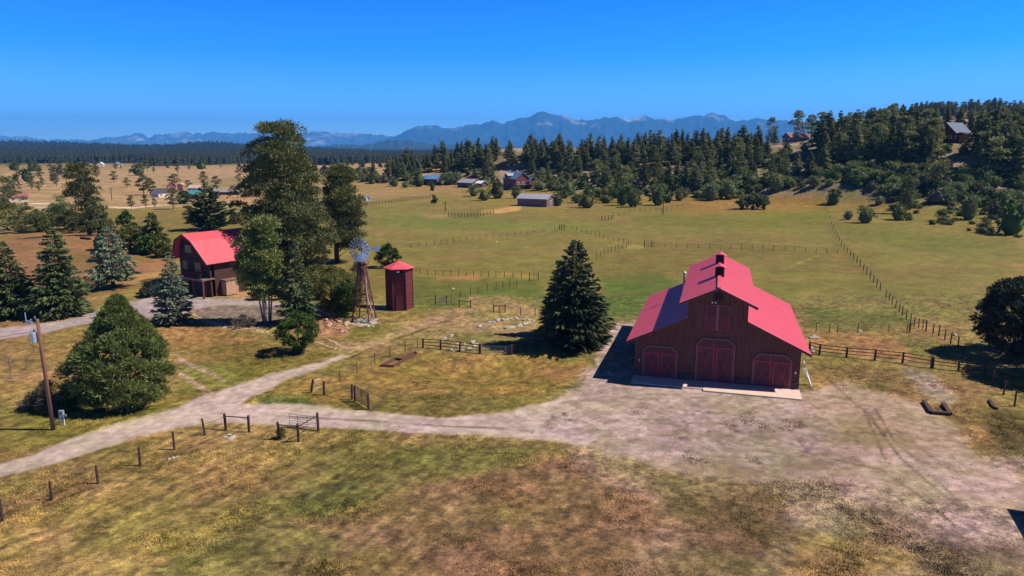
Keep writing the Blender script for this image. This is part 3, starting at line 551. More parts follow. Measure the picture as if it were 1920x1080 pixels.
def build_barn():
    ang = math.atan2(-4.55, 15.5)
    c = at0(1338, 718); t = thing('barn', 'large dark wooden barn with raised red metal roof and three braced doors', 'barn', (c[0], c[1], 0.0), ang)
    HW, D, E, OV = 7.9, 21.0, 3.9, .85          # half width, depth, eave height, front overhang
    MW, ZT, ME, PK = 2.85, 6.7, 8.57, 9.9      # monitor half width, lower roof top, monitor eave, peak
    s = (ZT-E) / (HW+.8-MW)
    def zr(x): return ZT - (abs(x)-MW)*s
    for y0, y1, nm in ((0, .2, 'front_wall'), (D-.2, D, 'back_wall')):
        w = MB(); poly = [(-HW, 0), (HW, 0), (HW, zr(HW)-.16), (MW, ZT-.16), (MW, ME-.12), (0, PK-.10), (-MW, ME-.12), (-MW, ZT-.16), (-HW, zr(HW)-.16)]
        # split into convex pieces to keep the cap faces clean
        w.prism([(-HW, 0), (-MW, 0), (-MW, ZT-.16), (-HW, zr(HW)-.16)], y0, y1)
        w.prism([(-MW, 0), (MW, 0), (MW, ME-.12), (0, PK-.10), (-MW, ME-.12)], y0+.002, y1-.002)
        w.prism([(MW, 0), (HW, 0), (HW, zr(HW)-.16), (MW, ZT-.16)], y0, y1)
        if nm == 'front_wall':
            x = -HW + .2
            while x < HW:
                if not (abs(x) < 1.85 and True):
                    zt = (zr(x)-.3) if abs(x) > MW else PK-.3-(PK-ME)*abs(x)/MW
                    zb = .75
                    if abs(abs(x)-5.35) < 1.75: zb = 3.5
                    if zt > zb + .1: w.box((x, -.018, (zt+zb)/2), (.07, .05, zt-zb))
                elif True:
                    zt = PK-.3-(PK-ME)*abs(x)/MW; w.box((x, -.018, (zt+8.1)/2), (.07, .05, max(.05, zt-8.1))); w.box((x, -.018, 5.0), (.07, .05, .7))
                x += .36
        w.build(nm, M_plank, t)
    w = MB()
    for sx in (-1, 1):
        w.box((sx*(HW-.1), D/2, (zr(HW)-.2)/2), (.2, D-.42, zr(HW)-.2)); w.box((sx*(MW-.1), D/2, (ZT+ME)/2-.12), (.2, D-.42, ME-ZT+.2))
        y = .6
        while y < D-.4: w.box((sx*(HW+.02), y, 1.85), (.05, .07, 3.6)); y += .45
    w.build('side_wall', M_plank, t)
    b = MB()
    for a, e in ((-7.9, -7.1), (-3.6, -1.95), (1.95, 3.6), (7.15, 7.9)):
        b = MB(); b.box(((a+e)/2, -.05, .36), (e-a, .1, .7)); b.box(((a+e)/2, -.08, .74), (e-a+.02, .17, .07)); b.build('base_board', M_plank2, t)
    for sx in (-1, 1):
        r = MB(); xe = HW+.8; roof_slab(r, [(sx*MW, -OV, ZT), (sx*MW, D+OV, ZT), (sx*xe, D+OV, E), (sx*xe, -OV, E)])
        r.build('lower_roof', M_red_roof, t)
        r = MB(); xe = MW+.8; z_e = ME-.8*(PK-ME)/MW; roof_slab(r, [(0, -OV-.3, PK), (0, D+OV+.2, PK), (sx*xe, D+OV+.2, z_e), (sx*xe, -OV-.3, z_e)])
        ro = r.build('upper_roof', M_red_roof, t)
        f = MB(); f.bar((0, -OV-.37, PK-.14), (sx*xe, -OV-.37, z_e-.14), .04, .22); f.bar((sx*MW, -OV-.02, ZT-.14), (sx*(HW+.8), -OV-.02, E-.14), .04, .22)
        for k in range(6): y = .3 + k*(D-.6)/5
        f.build('fascia', M_plank, t)
    cp = MB(); cp.bar((0, -OV-.36, PK+.03), (0, D+OV+.21, PK+.03), .34, .06); cp.build('ridge_cap', M_red_roof, t)
    br = MB()
    for sx in (-1, 1):
        for k in range(5):
            x = sx*(MW + (HW-MW)*(k+.7)/5); br.bar((x, -OV+.03, zr(x)-.22), (x, .0, zr(x)-.22), .12, .14)
        br.bar((sx*1.4, -OV-.3, PK-.93), (sx*1.4, 0, PK-.93), .12, .14)
    br.build('rafter_tails', M_plank, t)
    for y in (6.3, 15.2):                                             # cupolas on the ridge
        q = MB(); q.box((0, y, PK+.2), (.85, .85, 1.2)); cu = q.build('cupola', M_black, t)
        r = MB()
        for sx in (-1, 1): roof_slab(r, [(0, y-.75, PK+1.15), (0, y+.75, PK+1.15), (sx*.72, y+.75, PK+.78), (sx*.72, y-.75, PK+.78)], .06, 0)
        r.build('cupola_roof', M_red_roof, cu)
        tr = MB()
        for sx in (-1, 1):
            for sy in (-1, 1): tr.box((sx*.42, y+sy*.42, PK+.2), (.1, .1, 1.15))
        tr.build('cupola_corner', M_plank, cu)
        v = MB(); v.tube([(0, y, PK+1.1), (0, y, PK+1.6)], .018, 6); v.build('finial', M_dksteel, cu)
    x_door(t, 0, 3.6, 4.55, 0.0, ch=.6, topband=.9); x_door(t, -5.35, 3.35, 3.35, 0.0, ch=.5, topband=.75); x_door(t, 5.35, 3.5, 3.4, 0.0, ch=.55, topband=.75)
    # hay door
    h = MB(); h.box((0, -.04, 6.7), (2.3, .06, 2.6)); hd = h.build('hay_door', M_door, t)
    r = MB()
    for x in (-1.1, -.12, .12, 1.1): r.box((x, -.085, 6.7), (.14, .05, 2.6))
    for z in (5.48, 6.7, 7.92): r.box((0, -.088, z), (2.3, .045, .14))
    for x in (-.6, .6): r.bar((x-.42, -.078, 5.55), (x+.42, -.078, 6.6), .03, .07); r.bar((x-.42, -.074, 6.6), (x+.42, -.074, 5.55), .03, .07)
    r.build('door_brace', M_door_red, hd)
    r = MB(); r.box((0, -.13, 6.7), (.05, .04, 2.6)); r.build('centre_strip', M_conc2, hd)
    v = MB(); v.box((0, -.05, 8.85), (.72, .08, .7)); lv = v.build('louvre_vent', M_black, t)
    v = MB()
    for a, bb in (((-.4, 8.47), (.4, 8.47)), ((-.4, 9.23), (.4, 9.23)), ((-.4, 8.47), (-.4, 9.23)), ((.4, 8.47), (.4, 9.23))): v.bar((a[0], -.07, a[1]), (bb[0], -.07, bb[1]), .1, .09)
    for k in range(6): v.box((0, -.10, 8.6+k*.1), (.7, .04, .03))
    v.build('vent_frame', M_plank2, lv)
    for x in (-.55, -.25):                                            # floodlights under the peak
        l = MB(); l.tube([(x, -.02, 8.22), (x, -.14, 8.26)], .03, 6); l.tube([(x, -.12, 8.26), (x, -.24, 8.22)], [.045, .075], 8); l.build('floodlight', M_white, t)
    for x in (-7.4, 7.5):
        l = MB(); l.box((x, -.05, 1.75), (.14, .1, .2)); l.tube([(x, -.1, 1.85), (x, -.2, 1.7)], [.09, .05], 8); l.build('wall_lamp', M_galv, t)
    # stovepipe and bare metal cricket on the left slope
    p = MB(); p.tube([(-3.9, 13.3, 5.6), (-3.9, 13.3, 8.75)], .13, 12); p.tube([(-3.9, 13.3, 8.75), (-3.9, 13.3, 8.95)], [.22, .05], 12); p.build('stovepipe', M_steel, t)
    q = MB(); q.slab([(-3.66, 12.8, 7.3), (-2.95, 14.6, 7.75), (-2.95, 13.2, 6.2), (-3.66, 12.6, 6.0)], .05); q.slab([(-3.66, 12.8, 7.3), (-3.66, 14.4, 5.6), (-2.95, 15.6, 6.2), (-2.95, 14.6, 7.75)], .05)
    cf = q.build('cricket_flashing', M_galv, t); cf.location.z = .55
    s_ = MB(); s_.box((-4.45, -1.2, .03), (7.0, 2.4, .16)); s_.box((3.5, -1.5, .05), (8.9, 3.0, .2)); s_.build('concrete_apron', M_conc, t)
    return t
barn = build_barn()
def barn_pt(x, y, z=0):
    a = barn.rotation_euler.z; return Vector((barn.location.x + x*math.cos(a) - y*math.sin(a), barn.location.y + x*math.sin(a) + y*math.cos(a), z))

# boards leaning at the right side of the barn
def leaning_boards():
    p = barn_pt(8.35, .2); t = thing('board_pile', 'pale weathered boards leaning against the right side wall of the red roofed barn', 'boards', p, barn.rotation_euler.z)
    rr = random.Random(4)
    for i in range(7):
        b = MB(); y = i*.33 + rr.uniform(-.1, .1); L = rr.uniform(1.6, 2.5); x1 = rr.uniform(.75, 1.15)
        b.bar((x1, y, .04), (.08, y + rr.uniform(-.3, .3), L), rr.choice([.12, .18, .25]), .04); b.build('board', M_white if i % 3 else M_conc2, t)
leaning_boards()

M_polewood = mat('pole_wood', (.17, .07, .045), rough=.85, var=.35, scale=3, stretch=(2, 2, .2))
def build_house():
    """gambrel-roofed house on the left"""
    th = math.radians(-33)
    x0, y0, z0 = atY(348, 438, 111.0); PK = z0
    t = thing('gambrel_house', 'brown house with a bright red gambrel metal roof half hidden behind the tall pines', 'house', (x0, y0, 0), th)
    W_, L, E = 5.6, 15.5, 5.4; KX, KZ = 2.15, PK-1.0; OV = .7; EL = (-3.3, E+.2)
    for y, nm in ((0.3, 'gable_wall'), (L-.9, 'back_wall')):
        w = MB(); w.prism([(-2.75, 0), (W_-.5, 0), (W_-.5, E+.25), (KX-.1, KZ-.25), (0, PK-.2), (-KX+.1, KZ-.25), (-2.75, E+.6)], y, y+.25)
        if nm == 'gable_wall':
            for z in np.arange(.3, PK-1, .28):
                hw = W_-.52 if z < E else KX + (W_-.5-KX)*(KZ-z)/(KZ-E) if z < KZ else KX*(PK-z)/(PK-KZ)
                wl = min(hw, 2.7); w.box(((hw-wl)/2, y-.02, z), (hw+wl-.25, .06, .05))
        w.build(nm, M_log, t)
    w = MB()
    for xx in (-2.62, W_-.62): w.box((xx, L/2, (E+.1)/2), (.24, L-2.1, E+.1))
    w.build('side_wall', M_log, t)
    for sx in (-1, 1):
        r = MB(); roof_slab(r, [(0, -OV, PK), (0, L, PK), (sx*KX, L, KZ), (sx*KX, -OV, KZ)], .16, .6); r.build('upper_roof', M_red_roof, t)
        r = MB(); roof_slab(r, [(sx*KX, -OV, KZ), (sx*KX, L, KZ), (W_+.35, L, E) if sx > 0 else (EL[0], L, EL[1]), (W_+.35, -OV, E) if sx > 0 else (EL[0], -OV, EL[1])], .16, .6); r.build('lower_roof', M_red_roof, t)
    f = MB()
    for sx in (-1, 1): f.bar((0, -OV-.03, PK-.18), (sx*KX, -OV-.03, KZ-.18), .05, .3); f.bar((sx*KX, -OV-.03, KZ-.18), (W_+.35, -OV-.03, E-.18) if sx > 0 else (EL[0], -OV-.03, EL[1]-.18), .05, .3)
    f.build('fascia', M_plank, t)
    # balcony across the gable, posts, stone corner
    d = MB(); d.box((1.35, -.2, 2.9), (7.9, 2.2, .2)); d.box((1.35, -1.28, 2.9), (7.9, .06, .34)); dk = d.build('balcony', M_trim, t)
    for x in (-2.4, .2, 2.7, 5.2): d = MB(); d.box((x, -1.15, 1.4), (.24, .24, 2.8)); d.build('balcony_post', M_door, t)
    d = MB(); d.bar((-2.6, -1.22, 3.9), (5.3, -1.22, 3.9), .06, .08)
    for x in np.arange(-2.5, 5.3, .3): d.bar((x, -1.22, 3.0), (x, -1.22, 3.9), .03)
    d.build('railing', M_plank, dk)
    for x, z, w_, h_ in ((0, 7.3, 1.5, 1.1), (-1.2, 4.6, 1.2, 1.3), (2.2, 4.6, 1.5, 1.3), (-1.4, 1.5, 1.1, 1.2), (2.6, 1.3, 2.4, 2.2)):
        q = MB(); q.box((x, .24, z), (w_+.2, .12, h_+.2)); wi = q.build('window', M_trim, t); g = MB(); g.box((x, .16, z), (w_, .06, h_)); g.build('pane', M_glass, wi)
    s = MB(); s.box((W_+.1, 3.2, 1.2), (1.3, 2.2, 2.2)); s.build('stone_porch', M_stone, t)
    s = MB(); s.box((W_+.1, 3.2, 2.5), (1.5, 2.5, .16)); s.build('porch_roof', M_trim, t)
build_house()

def build_tower():
    c = G(750, 578); c.z -= .05
    t = thing('water_tank_house', 'tall six sided red wooden tank house with pointed red roof beside the windmill', 'tank house', c, math.radians(9))
    R, Hh = 1.90, 6.25
    def hexp(r, z, a0=0): return [(r*math.cos(a0+math.pi/3*k), r*math.sin(a0+math.pi/3*k), z) for k in range(6)]
    w = MB(); a = hexp(R, 0); b = hexp(R*.985, Hh); w.add(a+b, [(k, (k+1) % 6, (k+1) % 6+6, k+6) for k in range(6)] + [tuple(range(6, 12)), tuple(reversed(range(6)))])
    for k in range(6):                                    # lapped boards
        p, q = Vector(a[k]), Vector(a[(k+1) % 6])
        for z in np.arange(.18, Hh, .19):
            w.bar(p*(1.0-.015*z/Hh)*1.006 + Vector((0, 0, z)), q*(1-.015*z/Hh)*1.006 + Vector((0, 0, z)), .035, .03)
    w.build('wall', M_clap, t)
    cb = MB()
    for p in a: cb.bar(Vector(p)*1.012, Vector(p)*1.0 + Vector((0, 0, Hh)), .14)
    cb.build('corner_board', M_door, t)
    r = MB(); e = hexp(R*1.22, Hh-.08); r.add(e + [(0, 0, Hh+.85)] + hexp(R*1.22, Hh-.16), [(k, (k+1) % 6, 6) for k in range(6)] + [tuple(range(12, 6, -1))] + [(k, k+7, (k+1) % 6+7, (k+1) % 6) for k in range(6)])
    r.build('roof', M_red_roof, t)
    # door on the face towards the camera (between corner 4 and 5)
    p, q = Vector(a[4]), Vector(a[5]); mid = (p+q)/2; n = mid.normalized(); u = (q-p).normalized(); ang = math.atan2(u.y, u.x)
    d = MB(); d.box(mid + n*.06 + Vector((0, 0, 1.02)), (.85, .08, 1.95), ang); dr = d.build('door', M_door, t)
    d = MB()
    for s in (-.46, .46): d.box(mid + n*.07 + u*s + Vector((0, 0, 1.02)), (.08, .1, 2.0), ang)
    d.box(mid + n*.07 + Vector((0, 0, 2.03)), (1.0, .1, .08), ang); d.build('door_frame', M_door_red, dr)
    o = MB(); o.box(mid*.99 + n*.05 + Vector((0, 0, Hh-.55)), (.95, .08, .5), ang); op = o.build('vent_opening', M_black, t)
    o = MB(); o.box(mid*.99 + n*.12 + Vector((-.1, 0, Hh-.5)), (.42, .1, .2), ang); o.build('lamp', M_white, op)
build_tower()

def build_windmill():
    c = G(683, 601); t = thing('windmill', 'steel water pumping windmill on a tall wooden lattice tower beside the bushes', 'windmill', c, math.radians(-12))
    B, T, Hh = 1.22, .30, 8.0
    def leg(sx, sy, z): k = z/Hh; r = B+(T-B)*k; return Vector((sx*r, sy*r, z))
    for sx in (-1, 1):
        for sy in (-1, 1):
            b = MB(); b.bar(leg(sx, sy, 0), leg(sx, sy, Hh+.3), .15); b.build('leg', M_door, t)
    br = MB(); lv = [0, 1.55, 3.0, 4.35, 5.6, 6.75, 7.7]
    for i in range(6):
        for (s0, s1) in (((-1,-1),(1,-1)), ((1,-1),(1,1)), ((1,1),(-1,1)), ((-1,1),(-1,-1))):
            br.bar(leg(*s0, lv[i]), leg(*s1, lv[i+1]), .055); br.bar(leg(*s1, lv[i]), leg(*s0, lv[i+1]), .05); br.bar(leg(*s0, lv[i+1]), leg(*s1, lv[i+1]), .08)
    br.build('cross_brace', M_door, t)
    ld = MB(); a0, a1 = Vector((B+.05, -.25, 0)), Vector((T+.05, -.25, Hh)); w0, w1 = Vector((B+.05, .2, 0)), Vector((T+.05, .2, Hh))
    ld.bar(a0, a1, .05); ld.bar(w0, w1, .05)
    for k in range(1, 26): ld.bar(a0.lerp(a1, k/26), w0.lerp(w1, k/26), .035)
    ld.build('ladder', M_trim, t)
    pi = MB(); pi.tube([(.62, -.35, 6.2), (.72, -.5, 4.4), (.95, -.65, 3.1), (.85, -.9, 1.2), (1.05, -1.1, .0)], .05, 6); pi.tube([(.95, -.65, 3.1), (1.35, -.6, 1.9), (1.75, -.4, 0)], .045, 6); pi.build('pump_pipe', M_conc, t)
    pl = MB(); pl.box((0, 0, Hh+.1), (1.6, 1.6, .1)); pl.build('platform', M_trim, t)
    for s in (-1, 1):
        k = MB()
        for q in (-1, 1): k.bar((s*.72, q*.72, Hh+.05), (s*.36, q*.36, Hh-.75), .07)
        k.build('platform_strut', M_door, t)
    hz = Hh+1.8; ax = Vector((-.18, -.98, .0)).normalized(); up = Vector((0, 0, 1)); sd = ax.cross(up).normalized(); hub = Vector((0, 0, hz)) + ax*.45
    h = MB(); h.tube([Vector((0, 0, Hh)), Vector((0, 0, hz))], .06, 8); h.tube([Vector((0, 0, hz)) - ax*.35, hub], .13, 10); h.box((0, 0, hz), (.3, .45, .35)); h.tube([hub-ax*.06, hub+ax*.08], .16, 12); h.build('hub', M_dksteel, t)
    ri = MB()
    for r in (.68, 1.48):
        ring = [hub + (sd*math.cos(2*math.pi*k/36) + up*math.sin(2*math.pi*k/36))*r for k in range(37)]; ri.tube(ring, .022, 5, cap=False)
    for k in range(6):
        d = sd*math.cos(math.pi*k/3+.2) + up*math.sin(math.pi*k/3+.2); ri.tube([hub, hub+d*1.48], .02, 5)
    ri.build('rim', M_steel, t)
    for k in range(18):
        a = 2*math.pi*k/18; d = sd*math.cos(a) + up*math.sin(a); tt = (d.cross(ax)).normalized(); ch = (tt*.86 + ax*.5).normalized()
        b = MB(); vs = []
        for r, w in ((.54, .07), (1.08, .14), (1.66, .21)):
            vs += [hub+d*r-ch*w, hub+d*r+ax*.03, hub+d*r+ch*w]
        b.add(vs + [v + ax*.012 for v in vs], [(0,1,4,3),(1,2,5,4),(3,4,7,6),(4,5,8,7)] + [(9+i, 9+j, 9+k_, 9+l) for i, j, k_, l in ((3,4,1,0),(4,5,2,1),(6,7,4,3),(7,8,5,4))])
        b.build('blade', M_galv, t)
    td = (Vector((1, .25, 0))).normalized(); tb = MB(); z = Vector((0, 0, hz+.05)); tb.tube([z, z+td*1.35], .03, 6); tb.build('tail_boom', M_steel, t)
    v = MB(); e = z+td*1.35; f = z+td*2.4; nrm = Vector((-td.y, td.x, 0))*.012
    q = [e-up*.2, f-up*.42, f+up*.42, e+up*.22]; v.add([p-nrm for p in q]+[p+nrm for p in q], [(0,1,2,3),(7,6,5,4),(0,4,5,1),(1,5,6,2),(2,6,7,3),(3,7,4,0)]); v.build('tail_vane', M_galv, t)
    s = MB(); s.box((.25, -.15, .04), (2.7, 2.5, .12)); s.build('concrete_pad', M_white if False else M_conc2, t)
build_windmill()

# ---------------------------------------------------------------- distant buildings
def hmat(n, c, **k): return mat(n, c, rough=k.pop('rough', .7), var=.15, scale=.8, **k)
M_blue_roof = hmat('blue_grey_metal_roof', (.13, .19, .30), rough=.5, spec=.4); M_pale_roof = hmat('pale_metal_roof', (.32, .31, .34), rough=.45, spec=.5)
M_brown_roof = hmat('brown_shingle', (.17, .085, .085)); M_teal = hmat('teal_metal_roof', (.06, .26, .27)); M_redwall = hmat('red_log_wall', (.17, .045, .035))
M_brownwall = hmat('brown_wall', (.09, .05, .04)); M_cream = hmat('cream_wall', (.55, .50, .42)); M_orange = hmat('orange_wood_wall', (.40, .16, .08)); M_dkroof = hmat('dark_roof', (.05, .045, .05))
M_brightblue = hmat('bright_blue_metal_roof', (.13, .25, .42), rough=.4); M_tan = hmat('tan_roof', (.55, .42, .30))
SCALES = {'white_farmhouse': .62, 'red_farmhouse': .62, 'orange_shed': .6, 'tan_roofed_house': .6, 'teal_roofed_barn': .62, 'long_grey_barn': .6, 'far_left_house': .62, 'far_house': .6, 'white_hut': .62}
def cottage(name, label, p, rz, w, l, e, rise, wm, rm, cat='house', chim=False, porch=False, wins=3, ov=.5, extra=None):
    """gable faces local -y; ridge runs along y"""
    t = thing(name, label, cat, p, rz); k_ = SCALES.get(name, 1); t.scale = (k_, k_, k_)
    b = MB(); b.prism([(-w/2, -1.0), (w/2, -1.0), (w/2, e), (0, e+rise), (-w/2, e)], -l/2, l/2); b.build('wall', wm, t)
    for s in (-1, 1):
        r = MB(); k = rise/(w/2); roof_slab(r, [(0, -l/2-ov, e+rise+.12), (0, l/2+ov, e+rise+.12), (s*(w/2+ov), l/2+ov, e-k*ov+.12), (s*(w/2+ov), -l/2-ov, e-k*ov+.12)], .15, 0); ro = r.build('roof', rm, t)
    if chim: c = MB(); c.box((w*.15, l*.1, e+rise+.3), (.8, .8, 1.6)); c.build('chimney', M_stone, ro)
    for i in range(wins):
        x = -w/2 + w*(i+.5)/wins
        q = MB(); q.box((x, -l/2-.03, e*.5), (w*.16, .1, min(1.4, e*.45))); f = q.build('window', M_white, t); g = MB(); g.box((x, -l/2-.09, e*.5), (w*.12, .04, min(1.1, e*.38))); g.build('pane', M_glass, f)
    for s in (-1, 1):
        for i in range(max(1, int(l/5))):
            y = -l/2 + l*(i+.5)/max(1, int(l/5)); q = MB(); q.box((s*(w/2+.03), y, e*.5), (.1, 1.5, 1.2)); f = q.build('window', M_trim, t); g = MB(); g.box((s*(w/2+.09), y, e*.5), (.04, 1.2, .95)); g.build('pane', M_glass, f)
    if porch:
        d = MB(); d.box((0, -l/2-1.6, e*.35), (w+2, 3.0, .25)); d.build('deck', M_trim, t)
        d = MB()
        for x in (-w/2-.8, -w/6, w/6, w/2+.8): d.box((x, -l/2-2.9, e*.1), (.25, .25, e*.5+1))
        d.build('deck_post', M_brownwall, t)
    return t
R = math.radians
hl = cottage('log_house', 'large red log house with a blue grey metal roof and a deck among round trees', G(968, 352), R(28), 8.5, 15, 5.0, 3.2, M_redwall, M_blue_roof, chim=True, porch=True)
hl.location.z += .3
b = MB(); b.prism([(3.0, 0), (7.6, 0), (7.6, 3.6), (5.3, 5.6), (3.0, 3.6)], -9.0, -4.0); b.build('gable_wing', M_redwall, hl)
for s in (-1, 1): r = MB(); roof_slab(r, [(5.3, -9.5, 5.75), (5.3, -3.5, 5.75), (5.3+s*2.7, -3.5, 3.55), (5.3+s*2.7, -9.5, 3.55)], .14, 0); r.build('wing_roof', M_blue_roof, hl)
b = MB(); b.prism([(-2.0+.0, 0), (2.0, 0), (2.0, 1.4), (0, 2.6), (-2.0, 1.4)], 0, 4.2); dm = b.build('dormer', M_brownwall, hl); dm.location = (-5.2, 1.5, 5.0); dm.rotation_euler = (0, 0, R(-90))
for s in (-1, 1): r = MB(); roof_slab(r, [(0, -.5, 2.75), (0, 4.5, 2.75), (s*2.4, 4.5, 1.3), (s*2.4, -.5, 1.3)], .12, 0); r.build('dormer_roof', M_pale_roof, dm)
cottage('hay_shed', 'long low grey shed with pale metal roof beside the meadow', G(1005, 386), R(62), 7.5, 13.0, 3.2, 1.5, hmat('grey_brown_wall', (.16, .10, .09)), M_pale_roof, cat='shed', wins=1)
cottage('blue_roofed_cabin', 'small cabin with a bright blue metal roof among hill foot trees', G(812, 345), R(60), 7, 11, 3.4, 2.2, M_brownwall, M_brightblue, cat='cabin')
cottage('metal_roofed_garage', 'low garage with a light metal roof left of the log house', G(880, 350), R(48), 8, 12, 2.6, 1.8, M_brownwall, M_pale_roof, cat='garage')
cottage('small_white_shed', 'small shed with a white roof beside the low garage', G(902, 350), R(40), 4.5, 6, 2.2, 1.2, M_brownwall, M_white, cat='shed', wins=1)
cottage('hilltop_house', 'wide brown roofed house on the ridge against the sky', G(1492, 266) + Vector((0, 0, .3)), R(-70), 12, 25, 5.0, 4.4, M_brownwall, M_brown_roof, wins=2, ov=1.2)
hr = cottage('hillside_house', 'dark red house with a steep bluish metal roof on the right hillside', G(1785, 268) + Vector((0, 0, .5)), R(-60), 9.5, 13, 4.4, 4.6, hmat('dark_red_wall', (.10, .034, .028)), hmat('slate_blue_roof', (.075, .10, .15)), wins=2, chim=False)
b = MB(); b.box((7.2, -1, 1.2), (4.6, 5.5, 3.8)); b.build('side_wing', M_orange, hr); r = MB(); r.slab([(4.5, -4.2, 4.6), (4.5, 2.2, 4.6), (10, 2.2, 3.2), (10, -4.2, 3.2)], .15); r.build('wing_roof', M_dkroof, hr)
cottage('white_farmhouse', 'white gabled farmhouse with a dark roof in the tan valley', G(301, 369), R(-24), 8, 10, 3.4, 3.2, M_cream, M_dkroof)
cottage('red_farmhouse', 'small red house with a pale pink roof right of the white farmhouse', G(322, 356), R(30), 7, 9, 4.0, 3.0, hmat('dusty_red_wall', (.30, .09, .09)), hmat('pale_red_roof', (.42, .17, .17)))
cottage('orange_shed', 'small orange sided shed beyond the red house in the valley', G(341, 357), R(0), 5, 6, 5.5, .8, M_orange, M_tan, cat='shed')
cottage('tan_roofed_house', 'low house with a bright tan roof among the valley trees', G(370, 358), R(70), 8, 15, 3.0, 2.4, M_cream, M_tan)
cottage('teal_roofed_barn', 'dark barn with a teal metal roof in the valley beside trees', G(366, 371), R(80), 8, 12, 3.0, 2.6, M_dkroof, M_teal, cat='barn')
cottage('long_grey_barn', 'long grey shed behind trees right of the teal roofed barn', G(425, 365), R(85), 7, 26, 2.6, 1.6, M_brownwall, hmat('grey_roof', (.28, .24, .24)), cat='shed')
cottage('far_left_house', 'house with a red roof and pale wall at the left edge behind bushes', G(34, 378), R(-52), 8, 12, 3.6, 3.6, M_cream, hmat('dull_red_roof', (.28, .09, .07)))
cottage('dark_hay_barn', 'small dark barn in the far tan field behind the tall pine', G(609, 327), R(15), 8, 12, 4, 3.5, M_dkroof, M_dkroof, cat='barn', wins=2)
cottage('white_hut', 'tiny white hut at the meadow fence right of the pines', G(690, 376), R(20), 3.2, 4, 2.2, 1.6, M_white, M_white, cat='hut', wins=1)
for i, (px, py, c) in enumerate([(190, 312, 'pale'), (222, 312, 'grey'), (346, 303, 'white'), (700, 303, 'tiny')]):
    cottage('far_house', '%s roofed house far off at the valley forest edge, %s' % (c, ['at the left', 'second from the left', 'above the valley farm', 'right of the tall pines'][i]), G(px, py), R(20+40*i), 10, 16, 5, 4, M_cream, M_pale_roof if i % 2 else M_white, wins=2)
cottage('ridge_cabin', 'grey roofed cabin half hidden between pines on the middle ridge', G(1152, 287), R(70), 8, 12, 3.5, 2.5, M_brownwall, M_pale_roof, cat='cabin')
# unseen shed added outside the right edge so its roof corner shades the yard
def side_shed():
    p = at0(1887, 954); P = Vector((p[0], p[1], 0)); h = 3.4
    off = Vector((SUN_DIR.x, SUN_DIR.y, 0)) * (h / SUN_DIR.z)
    t = thing('added_shadow_shed', 'dark flat roofed shed added unseen past the right edge to cast shadow on the yard', 'shed', P + off, math.radians(-22))
    b = MB(); b.box((2.6, -2.6, h/2-.1), (4.6, 4.6, h-.2)); b.build('wall', M_plank, t)
    b = MB(); b.box((2.6, -2.6, h-.08), (5.2, 5.2, .16)); b.build('roof', M_dkroof, t)
    b = MB(); b.box((.27, -2.6, 1.05), (.06, 1.0, 2.1)); b.build('door', M_door, t)
side_shed()
# ================================================================ TREES AND SHRUBS
M_bark = mat('bark', (.075, .048, .034), rough=.95, var=.4, scale=5, bump=.5)
M_bark_pale = mat('pale_bark', (.30, .26, .21), rough=.9, var=.3, scale=4)
M_bark_grey = mat('grey_twigs', (.16, .12, .10), rough=.95, var=.3)
L_pond = leaf_mat('ponderosa_needles', (.044, .056, .020), (.165, .160, .052), nscale=.35, transl=0.15)
L_spruce = leaf_mat('spruce_needles', (0.0408, 0.0583, 0.0217), (0.1247, 0.1502, 0.0526))
L_dkspruce = leaf_mat('dark_spruce_needles', (.020, .028, .013), (.070, .082, .038))
L_blue = leaf_mat('blue_spruce_needles', (0.0572, 0.0772, 0.0503), (0.1645, 0.1859, 0.1121))
L_juniper = leaf_mat('juniper_scales', (.080, .108, .028), (.310, .345, .100), nscale=.5, transl=.3)
L_bush = leaf_mat('shrub_leaves', (0.0338, 0.0588, 0.0126), (0.0941, 0.135, 0.0252))
L_aspen = leaf_mat('aspen_leaves', (0.0953, 0.1251, 0.0277), (0.2609, 0.2712, 0.079), transl=.25)
L_willow = leaf_mat('willow_leaves', (0.0784, 0.0894, 0.0231), (0.1882, 0.1759, 0.0504), transl=.2)
L_darkdec = leaf_mat('dark_broad_leaves', (.026, .036, .018), (.12, .135, .085), transl=.2)
L_hillpine = leaf_mat('hill_pine_needles', (.10, .112, .044), (.265, .258, .095), nscale=.2, transl=0.4)
L_oak = leaf_mat('scrub_oak_leaves', (.085, .112, .040), (.235, .245, .088), nscale=.3, transl=0.35)
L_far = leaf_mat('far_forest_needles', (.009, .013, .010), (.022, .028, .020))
L_sage = leaf_mat('grey_brush', (.085, .078, .052), (.16, .135, .085))
L_red = leaf_mat('reddish_leaves', (.10, .045, .030), (.20, .10, .06))

def unit(v): return v / np.maximum(np.linalg.norm(v, axis=-1, keepdims=True), 1e-9)
def leaf_quads(P, D, Ln, Wd, rng):
    S = unit(np.cross(D, rng.normal(size=P.shape))); L_ = np.asarray(Ln).reshape(-1, 1); W_ = np.asarray(Wd).reshape(-1, 1)
    v = np.stack([P, P + D*L_*.45 + S*W_*.5, P + D*L_, P + D*L_*.45 - S*W_*.5], 1).reshape(-1, 3)
    return v, np.arange(len(v)).reshape(-1, 4)
def clumps(C, R, n, Ln, Wd, rng, up=.35, squash=.75, inner=.35):
    """leafy balls: centres C (k,3), radii R (k,), n leaves each"""
    k = len(C); U = unit(rng.normal(size=(k*n, 3))); U[:, 2] = np.where(U[:, 2] < -.3, -U[:, 2]*.4, U[:, 2]); rr = inner + (1-inner)*rng.random((k*n, 1))**.6
    P = np.repeat(C, n, 0) + U*rr*np.repeat(R, n)[:, None]*np.array([1, 1, squash])
    D = unit(U + rng.normal(size=U.shape)*.55 + np.array([0, 0, up]))
    return leaf_quads(P, D, Ln*(.6+.8*rng.random(k*n)), Wd*(.6+.8*rng.random(k*n)), rng)
